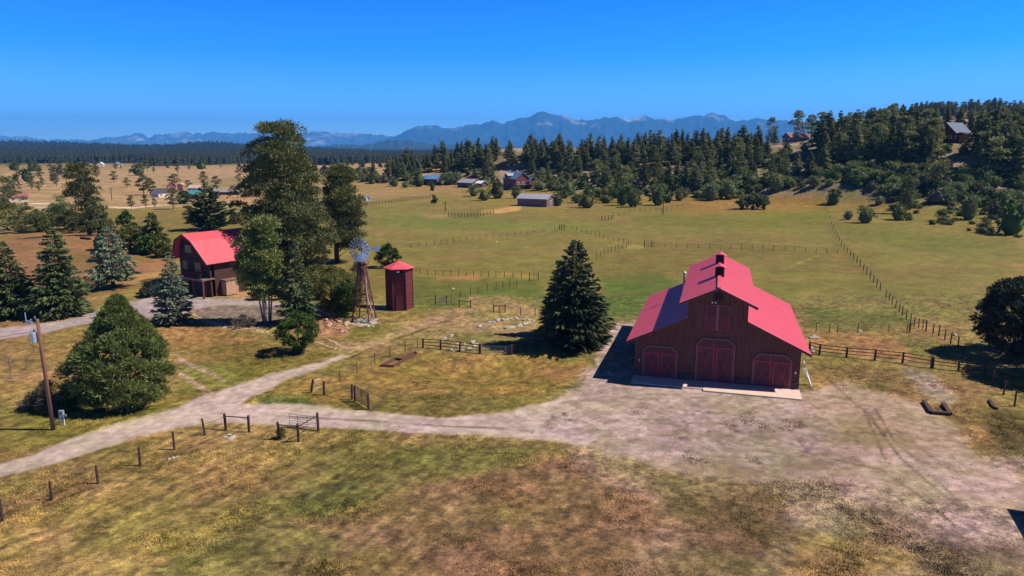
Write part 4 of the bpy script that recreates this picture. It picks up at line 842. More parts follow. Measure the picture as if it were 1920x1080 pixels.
def tube_np(mb, pts, rs, n=7): mb.tube(pts, rs, n)
def mb_arrays(mb):
    q = [f for f in mb.f if len(f) == 4]; return np.array(mb.v), np.array(q)

def spruce_parts(h, r, rng, levels=34, nb=9, ns=9, zb=.03, droop=.22, gap=0.0, sag=.5, sw=.13, sl=.40, prof=.8, lean=0.0):
    Ps = []; Ds = []; Ls = []; Ws = []; tr = MB()
    tr.tube([(0, 0, -.2), (lean*.1, 0, h*.3), (lean*.5, 0, h*.7), (lean, 0, h*.99)], [r*.075+.05, r*.06+.03, .06, .015], 8)
    for i in range(levels):
        t = (i + rng.random()*.6) / levels; z = h*(zb + (1-zb)*t**.92); R0 = r*((1-t)**prof)*(.88+.2*rng.random()) + min(.12, r*.05)
        if t < .12: R0 *= .78 + t*1.8
        for j in range(max(4, int(nb*(.55 + .6*(1-t))))):
            a = rng.random()*2*math.pi; Rb = R0*(.72+.42*rng.random()); 
            if rng.random() < gap: continue
            d = np.array([math.cos(a), math.sin(a), 0]); lat = np.array([-math.sin(a), math.cos(a), 0])
            dz = -droop*(1-t)**.5*Rb; curl = .16*Rb
            m = max(3, int(ns*(.35 + .8*(1-t)))); s = (np.arange(m)+rng.random(m))/m; s = .12 + .88*s
            cx = lean*(z/h)**1.5
            base = np.array([cx, 0, z]) + d*(s[:, None]*Rb) + np.array([0, 0, 1])*((dz*s + curl*s**3)[:, None])
            for side in (-1, 0, 1):
                spread = side*(.18+.9*(1-s))[:, None]
                D = unit(d + lat*spread*1.1 + np.array([0, 0, -.12 - sag*.35]) + rng.normal(size=(m, 3))*.16)
                P = base + lat*spread*.12*Rb + rng.normal(size=(m, 3))*.05*r/3
                Ps.append(P); Ds.append(D); Ls.append(sl*(.6+.7*rng.random(m))*(.55+.6*(1-t))*(1 if side else .9)*(.45+Rb/r)); Ws.append(np.full(m, sw)*(.7+.6*rng.random(m)))
    P = np.concatenate(Ps); D = np.concatenate(Ds); v, f = leaf_quads(P, D, np.concatenate(Ls)*1.6, np.concatenate(Ws)*1.8, rng)
    return v, f, tr
def make_tree(name, label, cat, loc, crown, trunk, lm, bm=None, group=None, rz=0.0):
    t = thing(name, label, cat, loc, rz, group)
    if trunk is not None: trunk.build('trunk', bm or M_bark, t, smooth=True)
    link('crown', np_mesh('crown', [(crown[0], crown[1], 0)], [lm]), t)
    return t
def px_size(px, base, top, p=None):
    """real height of something standing at photo pixel (px, base) whose top is at row top"""
    g = G(px, base) if p is None else p
    a, b, c = rays(px, top); return (CAMZ + float(c) * g.y / float(b)) - g.z

def spruce(px, base, top, wpx, label, lm=L_spruce, seed=1, name='spruce_tree', back=0.0, **k):
    g = G(px, base); g = G(px, base)
    y = g.y + back; X = g.x * y / g.y; z = float(height(X, y)); g = Vector((X, y, z))
    h = px_size(px, base, top, g); r = wpx / 2 / F * y
    v, f, tr = spruce_parts(h, r, np.random.default_rng(seed), **k)
    return make_tree(name, label, 'spruce', g, (v, f), tr, lm)

spruce(1076, 655, 450, 128, 'big dark green spruce standing alone left of the barn', L_dkspruce, 11, back=1.5, levels=46, nb=13, ns=11, droop=.12, sag=.3, sw=.15, prof=.62, sl=.42)
spruce(1046, 640, 486, 56, 'slim grey green spruce pressed against the big spruce beside the barn', L_spruce, 12, back=3, levels=34, nb=8, prof=.7)
spruce(116, 592, 424, 100, 'tall symmetrical green spruce above the paved drive', L_spruce, 13, levels=42, nb=12, ns=10, droop=.18, sl=.45, prof=.75)
spruce(24, 594, 452, 92, 'dark spruce at the left edge beside the paved drive', L_spruce, 14, levels=38, nb=11, ns=10, prof=.72)
spruce(-22, 590, 462, 80, 'dark spruce cut by the left edge of the picture', L_spruce, 141, levels=34, nb=10, ns=9, prof=.72)
spruce(62, 590, 522, 40, 'small thin spruce between the two large spruces on the left', L_dkspruce, 15, levels=22, nb=8, gap=.25)
spruce(213, 540, 424, 92, 'silvery blue spruce with a bare lower trunk on the dry bank', L_blue, 16, zb=.16, levels=34, nb=10, droop=.3, sag=.9, gap=.08, prof=.7, sl=.42)
spruce(328, 606, 470, 72, 'ragged grey blue spruce in front of the red roofed house', L_blue, 17, levels=34, nb=8, ns=8, gap=.12, droop=.2, prof=.75, sl=.36)
spruce(560, 608, 448, 74, 'slender blue spruce beside the pale leafy trees near the windmill', L_spruce, 18, levels=36, nb=8, ns=8, gap=.1, prof=.85, droop=.25)
spruce(393, 432, 342, 84, 'loose open fir tree just behind the red roofed house', L_spruce, 19, name='fir_tree', levels=24, nb=10, ns=9, droop=-.25, sag=-.6, gap=.1, prof=.7, sw=.3, sl=.9)
spruce(290, 472, 398, 44, 'narrow green conifer left of the red roofed house', L_oak, 20, name='fir_tree', levels=22, nb=9, ns=7, prof=.6, sw=.3, sl=.8)
spruce(206, 436, 412, 34, 'dark spruce top poking above the bushes on the dry bank', L_dkspruce, 191, levels=16, nb=7, ns=5)

def ponderosa(px, base, top, prof, label, seed, n=150, rc=1.25, lm=L_pond, lean=0, nl=110, name='ponderosa_pine', tr_r=.55, back=0, ln=.42, wd=.11, cat='pine'):
    """prof: list of (row, left px, right px) of the crown outline"""
    rng = np.random.default_rng(seed); g = G(px, base)
    y = g.y + back; g = Vector((g.x*y/g.y, y, float(height(g.x*y/g.y, y)))); h = px_size(px, base, top, g); sc = y / F
    P = np.array(prof, float); rows = P[:, 0]; C = []; R = []
    cum = np.array([max(1e-3, (P[i, 2]-P[i, 1])) for i in range(len(P))])
    while len(C) < n:
        row = rng.uniform(rows[0], rows[-1]); l = np.interp(row, rows, P[:, 1]); r_ = np.interp(row, rows, P[:, 2])
        if rng.random() > (r_-l) / cum.max(): continue
        rad = (r_-l)/2*sc; cxx = ((l+r_)/2-px)*sc; a = rng.random()*2*math.pi; rr = rad*math.sqrt(.12+.88*rng.random())*.9
        z = h*(base-row)/(base-top); c_r = rc*(.6+.7*rng.random())*min(1, .35+rad/3)
        C.append((cxx + rr*math.cos(a), rr*math.sin(a), z)); R.append(c_r)
    C = np.array(C); R = np.array(R); v, f = clumps(C, R*rng.uniform(.7, 1.25, len(R)), nl, ln, wd, rng, squash=.55, inner=.55, up=.5)
    tr = MB(); tr.tube([(0, 0, -.3), (lean*.2, 0, h*.3), (lean*.5, 0, h*.6), (lean, 0, h*.96)], [tr_r, tr_r*.8, tr_r*.5, .05], 10)
    for i in range(0, len(C), 2):
        c = Vector(C[i]); k = min(1, max(.05, (c.z - .09*h - .25*math.hypot(c.x, c.y)) / h)); s = Vector((lean*k*k, 0, k*h)); mid = s.lerp(c, .5) - Vector((0, 0, .15)); tr.tube([s, mid, c], [.11, .07, .03], 5)
    return make_tree(name, label, cat, g, (v, f), tr, lm)
ponderosa(538, 528, 226, [(226,520,548),(245,505,566),(265,496,578),(290,486,594),(320,470,598),(350,456,598),(375,448,602),(395,456,618),(420,470,624),(450,490,628),(480,505,622),(500,525,610)],
          'giant ponderosa pine towering behind the red roofed house', 31, n=225, rc=2.1, nl=320, back=0, ln=.55, wd=.17)
ponderosa(632, 492, 312, [(312,632,650),(330,622,668),(345,618,660),(362,612,682),(385,608,688),(410,614,676),(430,618,690),(450,628,684),(468,630,658)],
          'second tall ponderosa pine right of the giant one', 32, n=120, rc=1.9, nl=300, ln=.55, wd=.17)
ponderosa(168, 440, 308, [(308,150,176),(325,142,182),(345,140,188),(365,136,192),(385,148,198),(405,152,206),(430,160,206)],
          'tall open pine rising over the bushes at the left', 33, n=110, rc=1.5, nl=100, ln=.6, wd=.2)
ponderosa(125, 430, 368, [(368,118,128),(380,108,134),(400,98,140),(420,95,140)], 'yellowish young pine left of the tall open pine', 34, n=50, rc=1.5, nl=100, ln=.5, wd=.2, lm=L_oak)
ponderosa(12, 392, 330, [(330,-12,12),(345,-20,28),(365,-30,40),(388,-30,52)], 'dark bushy trees clump at the far left edge behind pale shrubs', 35, n=60, rc=1.8, nl=90, ln=.7, wd=.35, lm=L_hillpine, name='pine_tree')
# aspen group with several pale stems
def aspens():
    rng = np.random.default_rng(41); g = G(498, 606); sc = g.y / F; t = thing('aspen_clump', 'pale green aspen clump with thin pale stems in front of the gambrel house', 'aspen', g)
    for i, (dx, row, top_dx) in enumerate([(-12, 470, -26), (-5, 430, -12), (2, 410, 6), (8, 425, 16), (12, 460, 26), (4, 480, -4)]):
        h = (606-row)*sc*1.02; m = MB(); y = rng.uniform(-.7, .7); m.tube([(dx*sc*.6, y, -.1), (dx*sc, y, h*.3), (top_dx*sc*.8, y*1.4, h*.7), (top_dx*sc, y*1.5, h)], [.13, .11, .07, .02], 7); m.build('stem', M_bark_pale, t, smooth=True)
    C = []; R = []
    pr = [(412,490,528),(430,470,535),(450,452,532),(475,447,530),(500,448,530),(520,452,532),(540,470,530),(555,480,525)]; P = np.array(pr, float)
    while len(C) < 260:
        row = rng.uniform(410, 552); l = np.interp(row, P[:, 0], P[:, 1]); r_ = np.interp(row, P[:, 0], P[:, 2]); a = rng.random()*6.28; rad = (r_-l)/2*sc; rr = rad*math.sqrt(rng.random())*.9
        C.append((((l+r_)/2-498)*sc + rr*math.cos(a), rr*math.sin(a)*.8, (606-row)*sc)); R.append(.95*(.6+.7*rng.random()))
    v, f = clumps(np.array(C), np.array(R), 130, .28, .19, rng, up=.0, squash=.9, inner=.1); link('crown', np_mesh('crown', [(v, f, 0)], [L_aspen]), t)
aspens()

def shrub(px, base, top, wpx, label, lm=L_bush, seed=1, name='shrub', n=60, nl=110, rc=None, ln=.26, wd=.16, prof=None, trunk=True, cat='shrub', up=.2, stems=5, back=0, group=None, bm=None, parts=True, shell=.45, skirt=0):
    rng = np.random.default_rng(seed); g = G(px, base); y = g.y + back; X = g.x*y/g.y; g = Vector((X, y, float(height(X, y)))); h = px_size(px, base, top, g); w = wpx/2/F*y
    prof = prof or [(0, .45), (.15, .8), (.4, 1), (.7, .85), (.9, .5), (1, .15)]; P = np.array(prof); rc = rc or max(.25, w*.24); C = []; R = []
    while len(C) < n:
        t = rng.random()**.85; rad = w*np.interp(t, P[:, 0], P[:, 1]); a = rng.random()*2*math.pi; rad *= .86 + .3*float(vnoise(a*1.1+seed, t*3.0+seed, 5)); rr = max(0, rad-rc*.8)*math.sqrt(shell + (1-shell)*rng.random())
        C.append((rr*math.cos(a), rr*math.sin(a), max(rc*.45, t*(h-rc*.7)))); R.append(rc*(.65+.6*rng.random())*(.55+.45*rad/w))
    v, f = clumps(np.array(C), np.array(R), nl, ln, wd, rng, up=up, squash=.85, inner=.3)
    tr = MB()
    for i in range(stems):
        c = C[i*(len(C)//stems)]; tr.tube([(rng.uniform(-.15, .15), rng.uniform(-.15, .15), -.1), (c[0]*.4, c[1]*.4, c[2]*.5), c], [.08+.012*w, .06, .02], 6)
    return make_tree(name, label, cat, g, (v, f), tr, lm, bm, group)
# the big bright juniper in front
shrub(241, 768, 550, 205, 'huge bright green juniper with a wide drooping skirt beside the power pole', L_juniper, 51, name='juniper_tree', n=260, nl=300, rc=.92, ln=.40, wd=.10, cat='juniper', up=.55, stems=7, back=2.2,
      prof=[(0, .80), (.08, .95), (.2, 1.0), (.35, .97), (.5, .84), (.65, .64), (.8, .42), (.92, .22), (1, .08)], shell=.75)
shrub(560, 662, 582, 90, 'round dark green shrub casting a black shadow on the dry grass', L_bush, 52, name='round_shrub', n=90, nl=130, rc=.62, ln=.24, wd=.1, up=.5, stems=5, prof=[(0, .15), (.15, .35), (.3, .8), (.5, 1), (.75, .95), (.92, .65), (1, .25)])
shrub(729, 501, 456, 52, 'small cone shaped juniper behind the red tank house', L_bush, 53, name='juniper_tree', n=60, nl=110, rc=.7, ln=.3, wd=.15, cat='juniper', up=.5)
shrub(622, 592, 496, 116, 'olive green willow bush behind the windmill', L_willow, 54, name='willow_shrub', n=120, nl=110, rc=.9, ln=.26, wd=.12, back=3)
shrub(652, 590, 520, 78, 'dark green bush directly left of the windmill legs', L_bush, 55, name='willow_shrub', n=70, nl=110, rc=.8, ln=.26, wd=.14, back=1.0)
shrub(598, 560, 492, 78, 'pale olive bush between the blue spruce and the windmill', L_willow, 56, name='willow_shrub', n=70, nl=100, rc=.9)
shrub(672, 540, 490, 46, 'grey leafless brush right behind the windmill tower', L_sage, 57, name='grey_shrub', n=34, nl=80, rc=.8, wd=.06, ln=.4)
shrub(278, 556, 529, 40, 'low rounded dark shrub beside the paved drive at the house', L_darkdec, 58, name='round_shrub', n=34, nl=100, rc=.6)
shrub(486, 562, 532, 34, 'reddish brown leaved shrub under the aspens', L_red, 59, name='red_shrub', n=22, nl=70, rc=.5)
shrub(530, 562, 530, 30, 'reddish leaved shrub beside the blue spruce trunk', L_red, 60, name='red_shrub', n=20, nl=70, rc=.5)
shrub(455, 612, 590, 60, 'grey low bed of plants in the shade of the aspens', L_sage, 61, name='bed_plant', n=24, nl=60, rc=.5, wd=.07)
shrub(1905, 676, 514, 160, 'large dark broadleaf tree at the right edge casting a wide black shadow', L_darkdec, 62, name='broadleaf_tree', n=150, nl=190, rc=1.05, ln=.34, wd=.2, cat='tree', up=.3, stems=6, back=2, prof=[(0, .35), (.12, .8), (.35, 1), (.65, .98), (.85, .72), (1, .3)])
shrub(2040, 712, 470, 190, 'dark broadleaf tree just beyond the right edge whose shadow reaches the fence', L_darkdec, 63, name='broadleaf_tree', n=190, nl=120, rc=1.5, ln=.4, wd=.24, cat='tree', stems=6, prof=[(0, .35), (.12, .8), (.35, 1), (.65, .98), (.85, .72), (1, .3)])
shrub(527, 822, 802, 20, 'little grey green bush at the foot of the leaning gate post', L_willow, 64, name='low_bush', n=14, nl=70, rc=.22, ln=.18, wd=.05, stems=2)
shrub(92, 770, 712, 60, 'pale grey wispy bush behind the power pole', L_sage, 65, name='grey_shrub', n=26, nl=80, rc=.6, ln=.4, wd=.05, stems=4)
shrub(62, 766, 735, 56, 'low grey brush left of the power pole', L_sage, 66, name='grey_shrub', n=20, nl=80, rc=.5, ln=.35, wd=.05, stems=4)
shrub(136, 768, 716, 44, 'dark bush tucked at the left foot of the huge juniper', L_bush, 67, name='low_bush', n=26, nl=90, rc=.6, stems=3)
# bushes in front of the valley, left
for i, (px, b_, t_, w, lm, lab) in enumerate([
    (18, 432, 376, 80, L_willow, 'yellow green willow bush at the left edge'), (55, 436, 384, 74, L_oak, 'rounded olive bush second from the left edge'), (72, 434, 392, 56, L_willow, 'bright green bush with a short dark trunk'),
    (106, 424, 380, 50, L_oak, 'dark olive bush under the yellowish young pine'), (136, 432, 392, 76, L_willow, 'broad pale olive willow below the tall open pine'), (150, 436, 404, 40, L_oak, 'low green bush at the foot of the tall open pine'),
    (184, 442, 376, 36, L_oak, 'narrow dark green tree right of the tall open pine'), (240, 446, 396, 42, L_bush, 'rounded green tree above the pale willow on the bank'), (246, 466, 422, 70, L_willow, 'large pale green willow drooping on the bank'),
    (282, 476, 440, 60, L_bush, 'bright green bush left of the gambrel roof'), (306, 482, 452, 36, L_willow, 'small green bush touching the gambrel house'), (190, 470, 440, 24, L_darkdec, 'small dark bush at the end of the fallen log'),
    (440, 420, 398, 20, L_oak, 'small olive bush by the giant pine'), (345, 382, 356, 36, L_bush, 'green tree beside the red farmhouse')]):
    shrub(px, b_, t_, w, lab, lm, 70+i, name='willow_bush' if lm is L_willow else 'leafy_bush', n=44, nl=90, rc=None, ln=.45, wd=.28, stems=4, cat='bush')
# trees standing in a clump in the meadow
for i, dx in enumerate((-20, -10, 0, 10, 20)):
    shrub(1411+dx, 393 - (i % 2)*2, 362 + abs(i-2)*2, 26, 'small round topped tree in the lone clump on the meadow, %s' % ['leftmost', 'second from left', 'middle', 'second from right', 'rightmost'][i], L_oak, 90+i, name='meadow_tree', n=22, nl=60, ln=.7, wd=.45,
          prof=[(0, .0), (.3, .25), (.45, .9), (.7, 1), (.9, .7), (1, .3)], cat='tree', group='lone clump of trees on the meadow', stems=4)
for px, b_, t_, w, lab in [(814, 381, 366, 10, 'tiny lone tree in the meadow left of the log house'), (606//1, 330, 322, 12, 'small tree beside the dark far barn'), (606, 357, 339, 12, 'lone tree')][:2]:
    shrub(px, b_, t_, w, lab, L_oak, int(px), name='meadow_tree', n=14, nl=50, ln=.8, wd=.5, cat='tree', stems=2)
# bare sapling on the left
def bare_tree():
    g = G(20, 708); t = thing('bare_tree', 'small leafless grey sapling on the dry grass left of the power pole', 'tree', g); rng = random.Random(3); m = MB()
    def br(p, d, L, r, k):
        q = p + d*L; m.tube([p, p.lerp(q, .5)+Vector((rng.uniform(-.03, .03), rng.uniform(-.03, .03), 0)), q], [r, r*.8, r*.55], 5)
        if k:
            for _ in range(3): br(q, (d + Vector((rng.uniform(-.8, .8), rng.uniform(-.8, .8), rng.uniform(-.1, .4)))).normalized(), L*.68, r*.6, k-1)
    br(Vector((0, 0, -.05)), Vector((.05, 0, 1)).normalized(), .9, .05, 4); m.build('branches', M_bark_grey, t)
bare_tree()

# ---------------------------------------------------------------- hillside and valley trees: shared meshes, own objects
def hill_pine_mesh(i):
    rng = np.random.default_rng(200+i); r = [.19, .23, .16, .21, .26, .18][i % 6]
    v, f, tr = spruce_parts(1.0, r, rng, levels=18, nb=9, ns=4, zb=.10 + .05*(i % 3), droop=.1, sag=.2, sw=.026, sl=.052, prof=[.75, .55, .9, .6, .5, .8][i % 6])
    tv, tf = mb_arrays(tr); tv = tv * np.array([.35, .35, 1]); core = MB(); core.tube([(0, 0, .16), (0, 0, .3), (0, 0, .6), (0, 0, .93)], [r*.25, r*.5, r*.3, .008], 7); cv, cf = mb_arrays(core)
    return np_mesh('pine_tree', [(v, f, 0), (cv, cf, 0), (tv, tf, 1)], [L_hillpine, M_bark])
def broad_pine_mesh(i):
    rng = np.random.default_rng(260+i); C = []; R = []
    while len(C) < 34:
        z = rng.uniform(.25, .97); w = .24*min(1, (1-z)*2.6+.15)*min(1, (z-.1)*3); a = rng.random()*6.28; rr = w*math.sqrt(rng.random()); C.append((rr*math.cos(a), rr*math.sin(a), z)); R.append(.085*(.7+.6*rng.random()))
    v, f = clumps(np.array(C), np.array(R), 34, .06, .035, rng, squash=.7); tr = MB(); tr.tube([(0, 0, -.02), (0, 0, .5), (0, 0, .95)], [.02, .014, .003], 6); tv, tf = mb_arrays(tr)
    return np_mesh('pine_tree', [(v, f, 0), (tv, tf, 1)], [L_hillpine, M_bark])
def bush_mesh(i):
    rng = np.random.default_rng(300+i); C = []; R = []; n = 16
    while len(C) < n:
        z = rng.uniform(.12, .82); w = .55*math.sin(math.pi*min(1, (z+.15)/1.15))**.7; a = rng.random()*6.28; rr = w*.72*math.sqrt(.2+.8*rng.random()); C.append((rr*math.cos(a)*(1+.15*(i % 3)), rr*math.sin(a), z*.95)); R.append(.24*(.7+.5*rng.random()))
    v, f = clumps(np.array(C), np.array(R), 26, .13, .09, rng, squash=.85, inner=.5); core = MB(); core.tube([(0, 0, -.05), (0, 0, .2), (0, 0, .5), (0, 0, .78)], [.12, .36, .36, .1], 8); cv, cf = mb_arrays(core)
    return np_mesh('oak_shrub', [(v, f, 0), (cv, cf, 0)], [(L_bush, L_oak, L_oak, L_willow, L_oak, L_sage)[i % 6]])
PINE = [hill_pine_mesh(i) for i in range(6)] + [broad_pine_mesh(i) for i in range(4)]; BUSH = [bush_mesh(i) for i in (0, 1, 2, 3, 4, 1, 2, 5, 4, 0)]
def inpoly(x, y, poly):
    ins = False; n = len(poly)
    for i in range(n):
        (x0, y0), (x1, y1) = poly[i], poly[(i+1) % n]
        if (y0 > y) != (y1 > y) and x < x0 + (y-y0)*(x1-x0)/(y1-y0): ins = not ins
    return ins
VISP = [(1444,262,1536,330),(1748,264,1832,326),(925,330,1000,372)]; VISB = [(1450,240,1534,284),(1752,230,1828,290)]
KEEP = [(800,328,826,348),(862,335,908,352),(925,318,992,356),(972,362,1038,390),(1450,240,1535,292),(1752,230,1825,300),(935,352,970,380),(1120,330,1135,345)]
GAPS = [(1255,318,1300,345,.75),(925,283,985,322,.7),(1195,330,1235,345,.6),(1420,316,1455,330,.8),(1655,395,1700,412,.6),(1860,350,1920,380,.6),(1700,285,1760,300,.5),(700,352,800,366,.5),(1560,330,1700,346,.4),(1520,350,1545,360,.8)]
def scatter(poly, n, seed, mind=5.0, gaps=True, ysq=1.5):
    rng = random.Random(seed); xs = [p[0] for p in poly]; ys = [p[1] for p in poly]; out = []; tries = 0
    while len(out) < n and tries < n*60:
        tries += 1; x = rng.uniform(min(xs), max(xs)); y = rng.uniform(min(ys), max(ys))
        if not inpoly(x, y, poly): continue
        if any(a < x < c and b < y < d for a, b, c, d in KEEP): continue
        if any(a < x < c and b < y < d for a, b, c, d in (VISP if seed in (1, 2, 3, 8, 9) else VISB)): continue
        if gaps and any(a < x < c and b < y < d and rng.random() < k for a, b, c, d, k in GAPS): continue
        if any(abs(x-a) < mind and abs(y-b)*ysq < mind for a, b in out): continue
        out.append((x, y))
    return out
N_IND = {'pine_tree': 0, 'oak_shrub': 0}; REST = []
def place_many(pts, meshes, hr, kind, label, cat, group, seed, wide=1.0, individual=True):
    rng = random.Random(seed)
    if not pts: return
    P = Gn([p[0] for p in pts], [p[1] for p in pts])
    for (x, y, z), (px, py) in zip(P, pts):
        h = rng.uniform(*hr); w = h*wide*rng.uniform(.85, 1.2); me = rng.choice(meshes); rz = rng.uniform(0, 6.28)
        if individual and N_IND[kind] < 300:
            N_IND[kind] += 1; o = link(kind, me); o.location = (x, y, z-.15); o.rotation_euler = (rng.uniform(-.04, .04), rng.uniform(-.04, .04), rz); o.scale = (w, w, h); tag(o, label, cat, group)
        else: REST.append((me, x, y, z-.15, rz, w, h))
PM = PINE[:6]; PB = PINE[6:]
# front, largest first
def hand(lst, meshes, kind, cat, group):
    P = Gn([q[0] for q in lst], [q[1] for q in lst]); rng = random.Random(5)
    for (x, y, z), q in zip(P, lst):
        px, b_, t_, w = q[:4]; g = Vector((x, y, z)); h = px_size(px, b_, t_, g); ww = w/F*y; me = rng.choice(meshes); k = .46 if kind == 'pine_tree' else 1.15
        N_IND[kind] += 1; o = link(kind, me); o.location = (x, y, z-.1); o.rotation_euler = (0, 0, rng.uniform(0, 6.28)); o.scale = (ww/k, ww/k, h); tag(o, q[4], cat, group)
hand([(1494,268,208,24,'tall pine behind the right end of the brown ridge house'),(1445,258,222,20,'lone dark pine against the sky left of the brown ridge house'),(1520,262,216,22,'pine right above the brown ridge house'),(1668,262,196,24,'tall pine on the right ridge')], PB, 'pine_tree', 'pine', 'tall pines at the brown ridge house')
hand([(1748,262,202,24,'pine behind the left end of the steep roofed house'),(1772,258,196,26,'pine directly behind the steep roofed house'),(1796,259,200,24,'second pine behind the steep roofed house'),(1818,261,204,26,'pine behind the right end of the steep roofed house'),(1838,264,200,28,'tall pine right of the steep roofed house'),(1560,264,222,22,'pine right of the brown ridge house, by the ridge track'),(1352,288,238,22,'taller pine on the skyline of the middle ridge'),(1452,272,240,16,'small pine at the left gable of the brown ridge house'),(1538,270,228,20,'pine at the right end of the brown ridge house')], PM, 'pine_tree', 'pine', 'pines behind the ridge houses')
hand([(1617,304,240,28,'pine with a long bare trunk below the ridge woods'),(1752,358,282,36,'big pine with bare trunk on the right slope'),(1722,282,232,34,'pine left of the steep roofed hillside house'),(1698,400,330,30,'dense conifer at the meadow edge on the right'),(1860,338,258,40,'large pine right of the hillside house, below it'),(1890,330,250,40,'large pine near the right edge of the slope')], PB, 'pine_tree', 'pine', 'large pines on the right slope')
hand([(1563,383,352,30,'round bush at the top end of the long meadow fence'),(1622,418,385,36,'round grey green bush in the right meadow corner'),(1648,383,362,22,'small dark bush on the meadow edge, right'),(1590,412,393,18,'small pale bush beside the round grey green one'),(1685,412,378,38,'wide bush on the right meadow edge'),
      (1815,412,360,40,'tall dark bush on the right slope above the dirt'),(1865,410,376,36,'dense round bush near the right edge'),(1770,418,402,34,'low spreading bush on bare soil at right'),(1895,440,380,56,'big dark bush at the right edge by the meadow'),(1848,425,408,18,'small bush between two big ones at right'),
      (1366,372,332,42,'large rounded oak bush at the top of the meadow, middle'),(1332,376,338,38,'rounded bush left of the large oak bush'),(1234,385,350,34,'bush left of the thin power pole on the meadow edge'),(1252,380,352,26,'bush right of the thin power pole'),(1187,388,350,34,'broad bush on the meadow edge'),
      (1167,385,345,28,'bush left of the broad meadow edge bush'),(1100,390,360,38,'low broad bush right of the pale roofed shed'),(1045,386,360,24,'dark bush at the right end of the pale roofed shed'),(1066,366,334,24,'dark round tree above the pale roofed shed'),(1273,376,350,24,'round bush on the slope, centre'),
      (933,372,334,36,'big round tree in front of the log house'),(908,376,352,28,'dark round bush below the big round tree'),(967,372,346,20,'upright bush at the log house corner'),(888,368,344,24,'bush in front of the low garage'),(856,342,320,22,'dark bush right of the blue roofed cabin'),(840,345,322,26,'dark bush beside the blue roofed cabin'),
      (811,358,338,12,'small round tree alone below the blue roofed cabin'),(785,350,318,30,'dark bush left of the blue roofed cabin'),(740,350,330,22,'bush near the left foot of the hill'),(706,342,322,20,'leftmost round bush at the foot of the hill'),(722,342,324,16,'second bush from the left foot of the hill'),
      (1406,352,318,50,'broad oak bush high on the middle slope'),(1310,300,270,30,'round tree on the middle ridge'),(1700,392,352,40,'large round bush beside the dense conifer'),(1455,358,322,44,'wide oak thicket bush at the meadow top'),(1475,282,266,20,'round bush below the brown ridge house, left'),(1508,284,264,18,'round bush below the brown ridge house, right'),(1775,286,268,22,'round bush below the steep roofed house, left'),(1806,288,270,24,'round bush below the steep roofed house, right')], BUSH, 'oak_shrub', 'bush', 'round bushes along the meadow edge')
place_many(scatter([(1440,300),(1540,275),(1600,264),(1760,262),(1920,270),(1920,345),(1820,322),(1700,312),(1560,318)], 92, 1, 9), PM + PM + PB, (13, 20), 'pine_tree', 'dark tall pine in the woods on the right slope around the steep roofed house', 'pine', 'pines in the woods on the right slope', 1)
place_many(scatter([(690,338),(760,322),(820,308),(870,296),(1000,290),(1100,294),(1200,293),(1300,289),(1440,283),(1445,292),(1300,306),(1180,318),(1060,316),(960,316),(880,322),(800,335),(720,345)], 120, 2, 7), PM, (10, 17), 'pine_tree', 'dark pointed pine along the skyline of the middle ridge', 'pine', 'pines along the middle ridge', 2)
place_many(scatter([(860,326),(1000,318),(1400,296),(1560,300),(1540,335),(1300,362),(1150,370),(1040,360),(900,335)], 54, 3, 14), PM + PB, (8, 14), 'pine_tree', 'dark pine on the slope below the middle ridge', 'pine', 'pines below the middle ridge', 3)
place_many(scatter([(690,345),(780,332),(960,322),(1200,325),(1440,308),(1560,315),(1700,316),(1920,345),(1920,400),(1800,385),(1700,375),(1620,355),(1560,352),(1460,355),(1380,372),(1280,374),(1150,382),(1050,380),(1000,352),(860,345),(760,352)], 215, 4, 11), BUSH, (3.2, 6.0), 'oak_shrub', 'rounded green oak bush scattered on the lower hillside', 'bush', 'oak bushes on the lower hillside', 4, wide=1.15)
place_many(scatter([(1440,300),(1560,275),(1920,280),(1920,420),(1780,380),(1560,345),(1460,345)], 70, 5, 9, ysq=2), BUSH, (2.2, 5.2), 'oak_shrub', '', '', '', 5, wide=1.3, individual=False)
place_many(scatter([(700,345),(900,300),(1440,290),(1440,345),(1300,370),(1080,378),(1000,350),(780,350)], 110, 6, 9, ysq=2), BUSH, (1.4, 4.2), 'oak_shrub', '', '', '', 6, wide=1.4, individual=False)
place_many(scatter([(1650,372),(1920,395),(1920,452),(1780,430),(1680,414)], 55, 61, 8, gaps=False), BUSH, (.9, 2.4), 'oak_shrub', '', '', '', 61, wide=1.5, individual=False)
place_many(scatter([(690,342),(840,300),(1440,284),(1440,330),(1100,345),(850,338)], 40, 8, 8, ysq=2), PM, (7, 13), 'pine_tree', '', '', '', 8, individual=False)
place_many(scatter([(1440,292),(1600,264),(1920,268),(1920,335),(1560,305)], 14, 9, 9, ysq=2), PM+PB, (11, 19), 'pine_tree', '', '', '', 9, individual=False)
def far_hill_pts(n, seed):
    rng = random.Random(seed); out = []
    for _ in range(n):
        out.append((rng.uniform(430, 1000), rng.uniform(520, 960)))
    return out
for x, y in far_hill_pts(1500, 10):
    z = float(height(x, y))
    if z > 22: rr = random.Random(int(x*7+y)); h = rr.uniform(8, 14); REST.append((PINE[rr.randrange(10)], x, y, z-.2, rr.uniform(0, 6), h*rr.uniform(.9, 1.1), h))
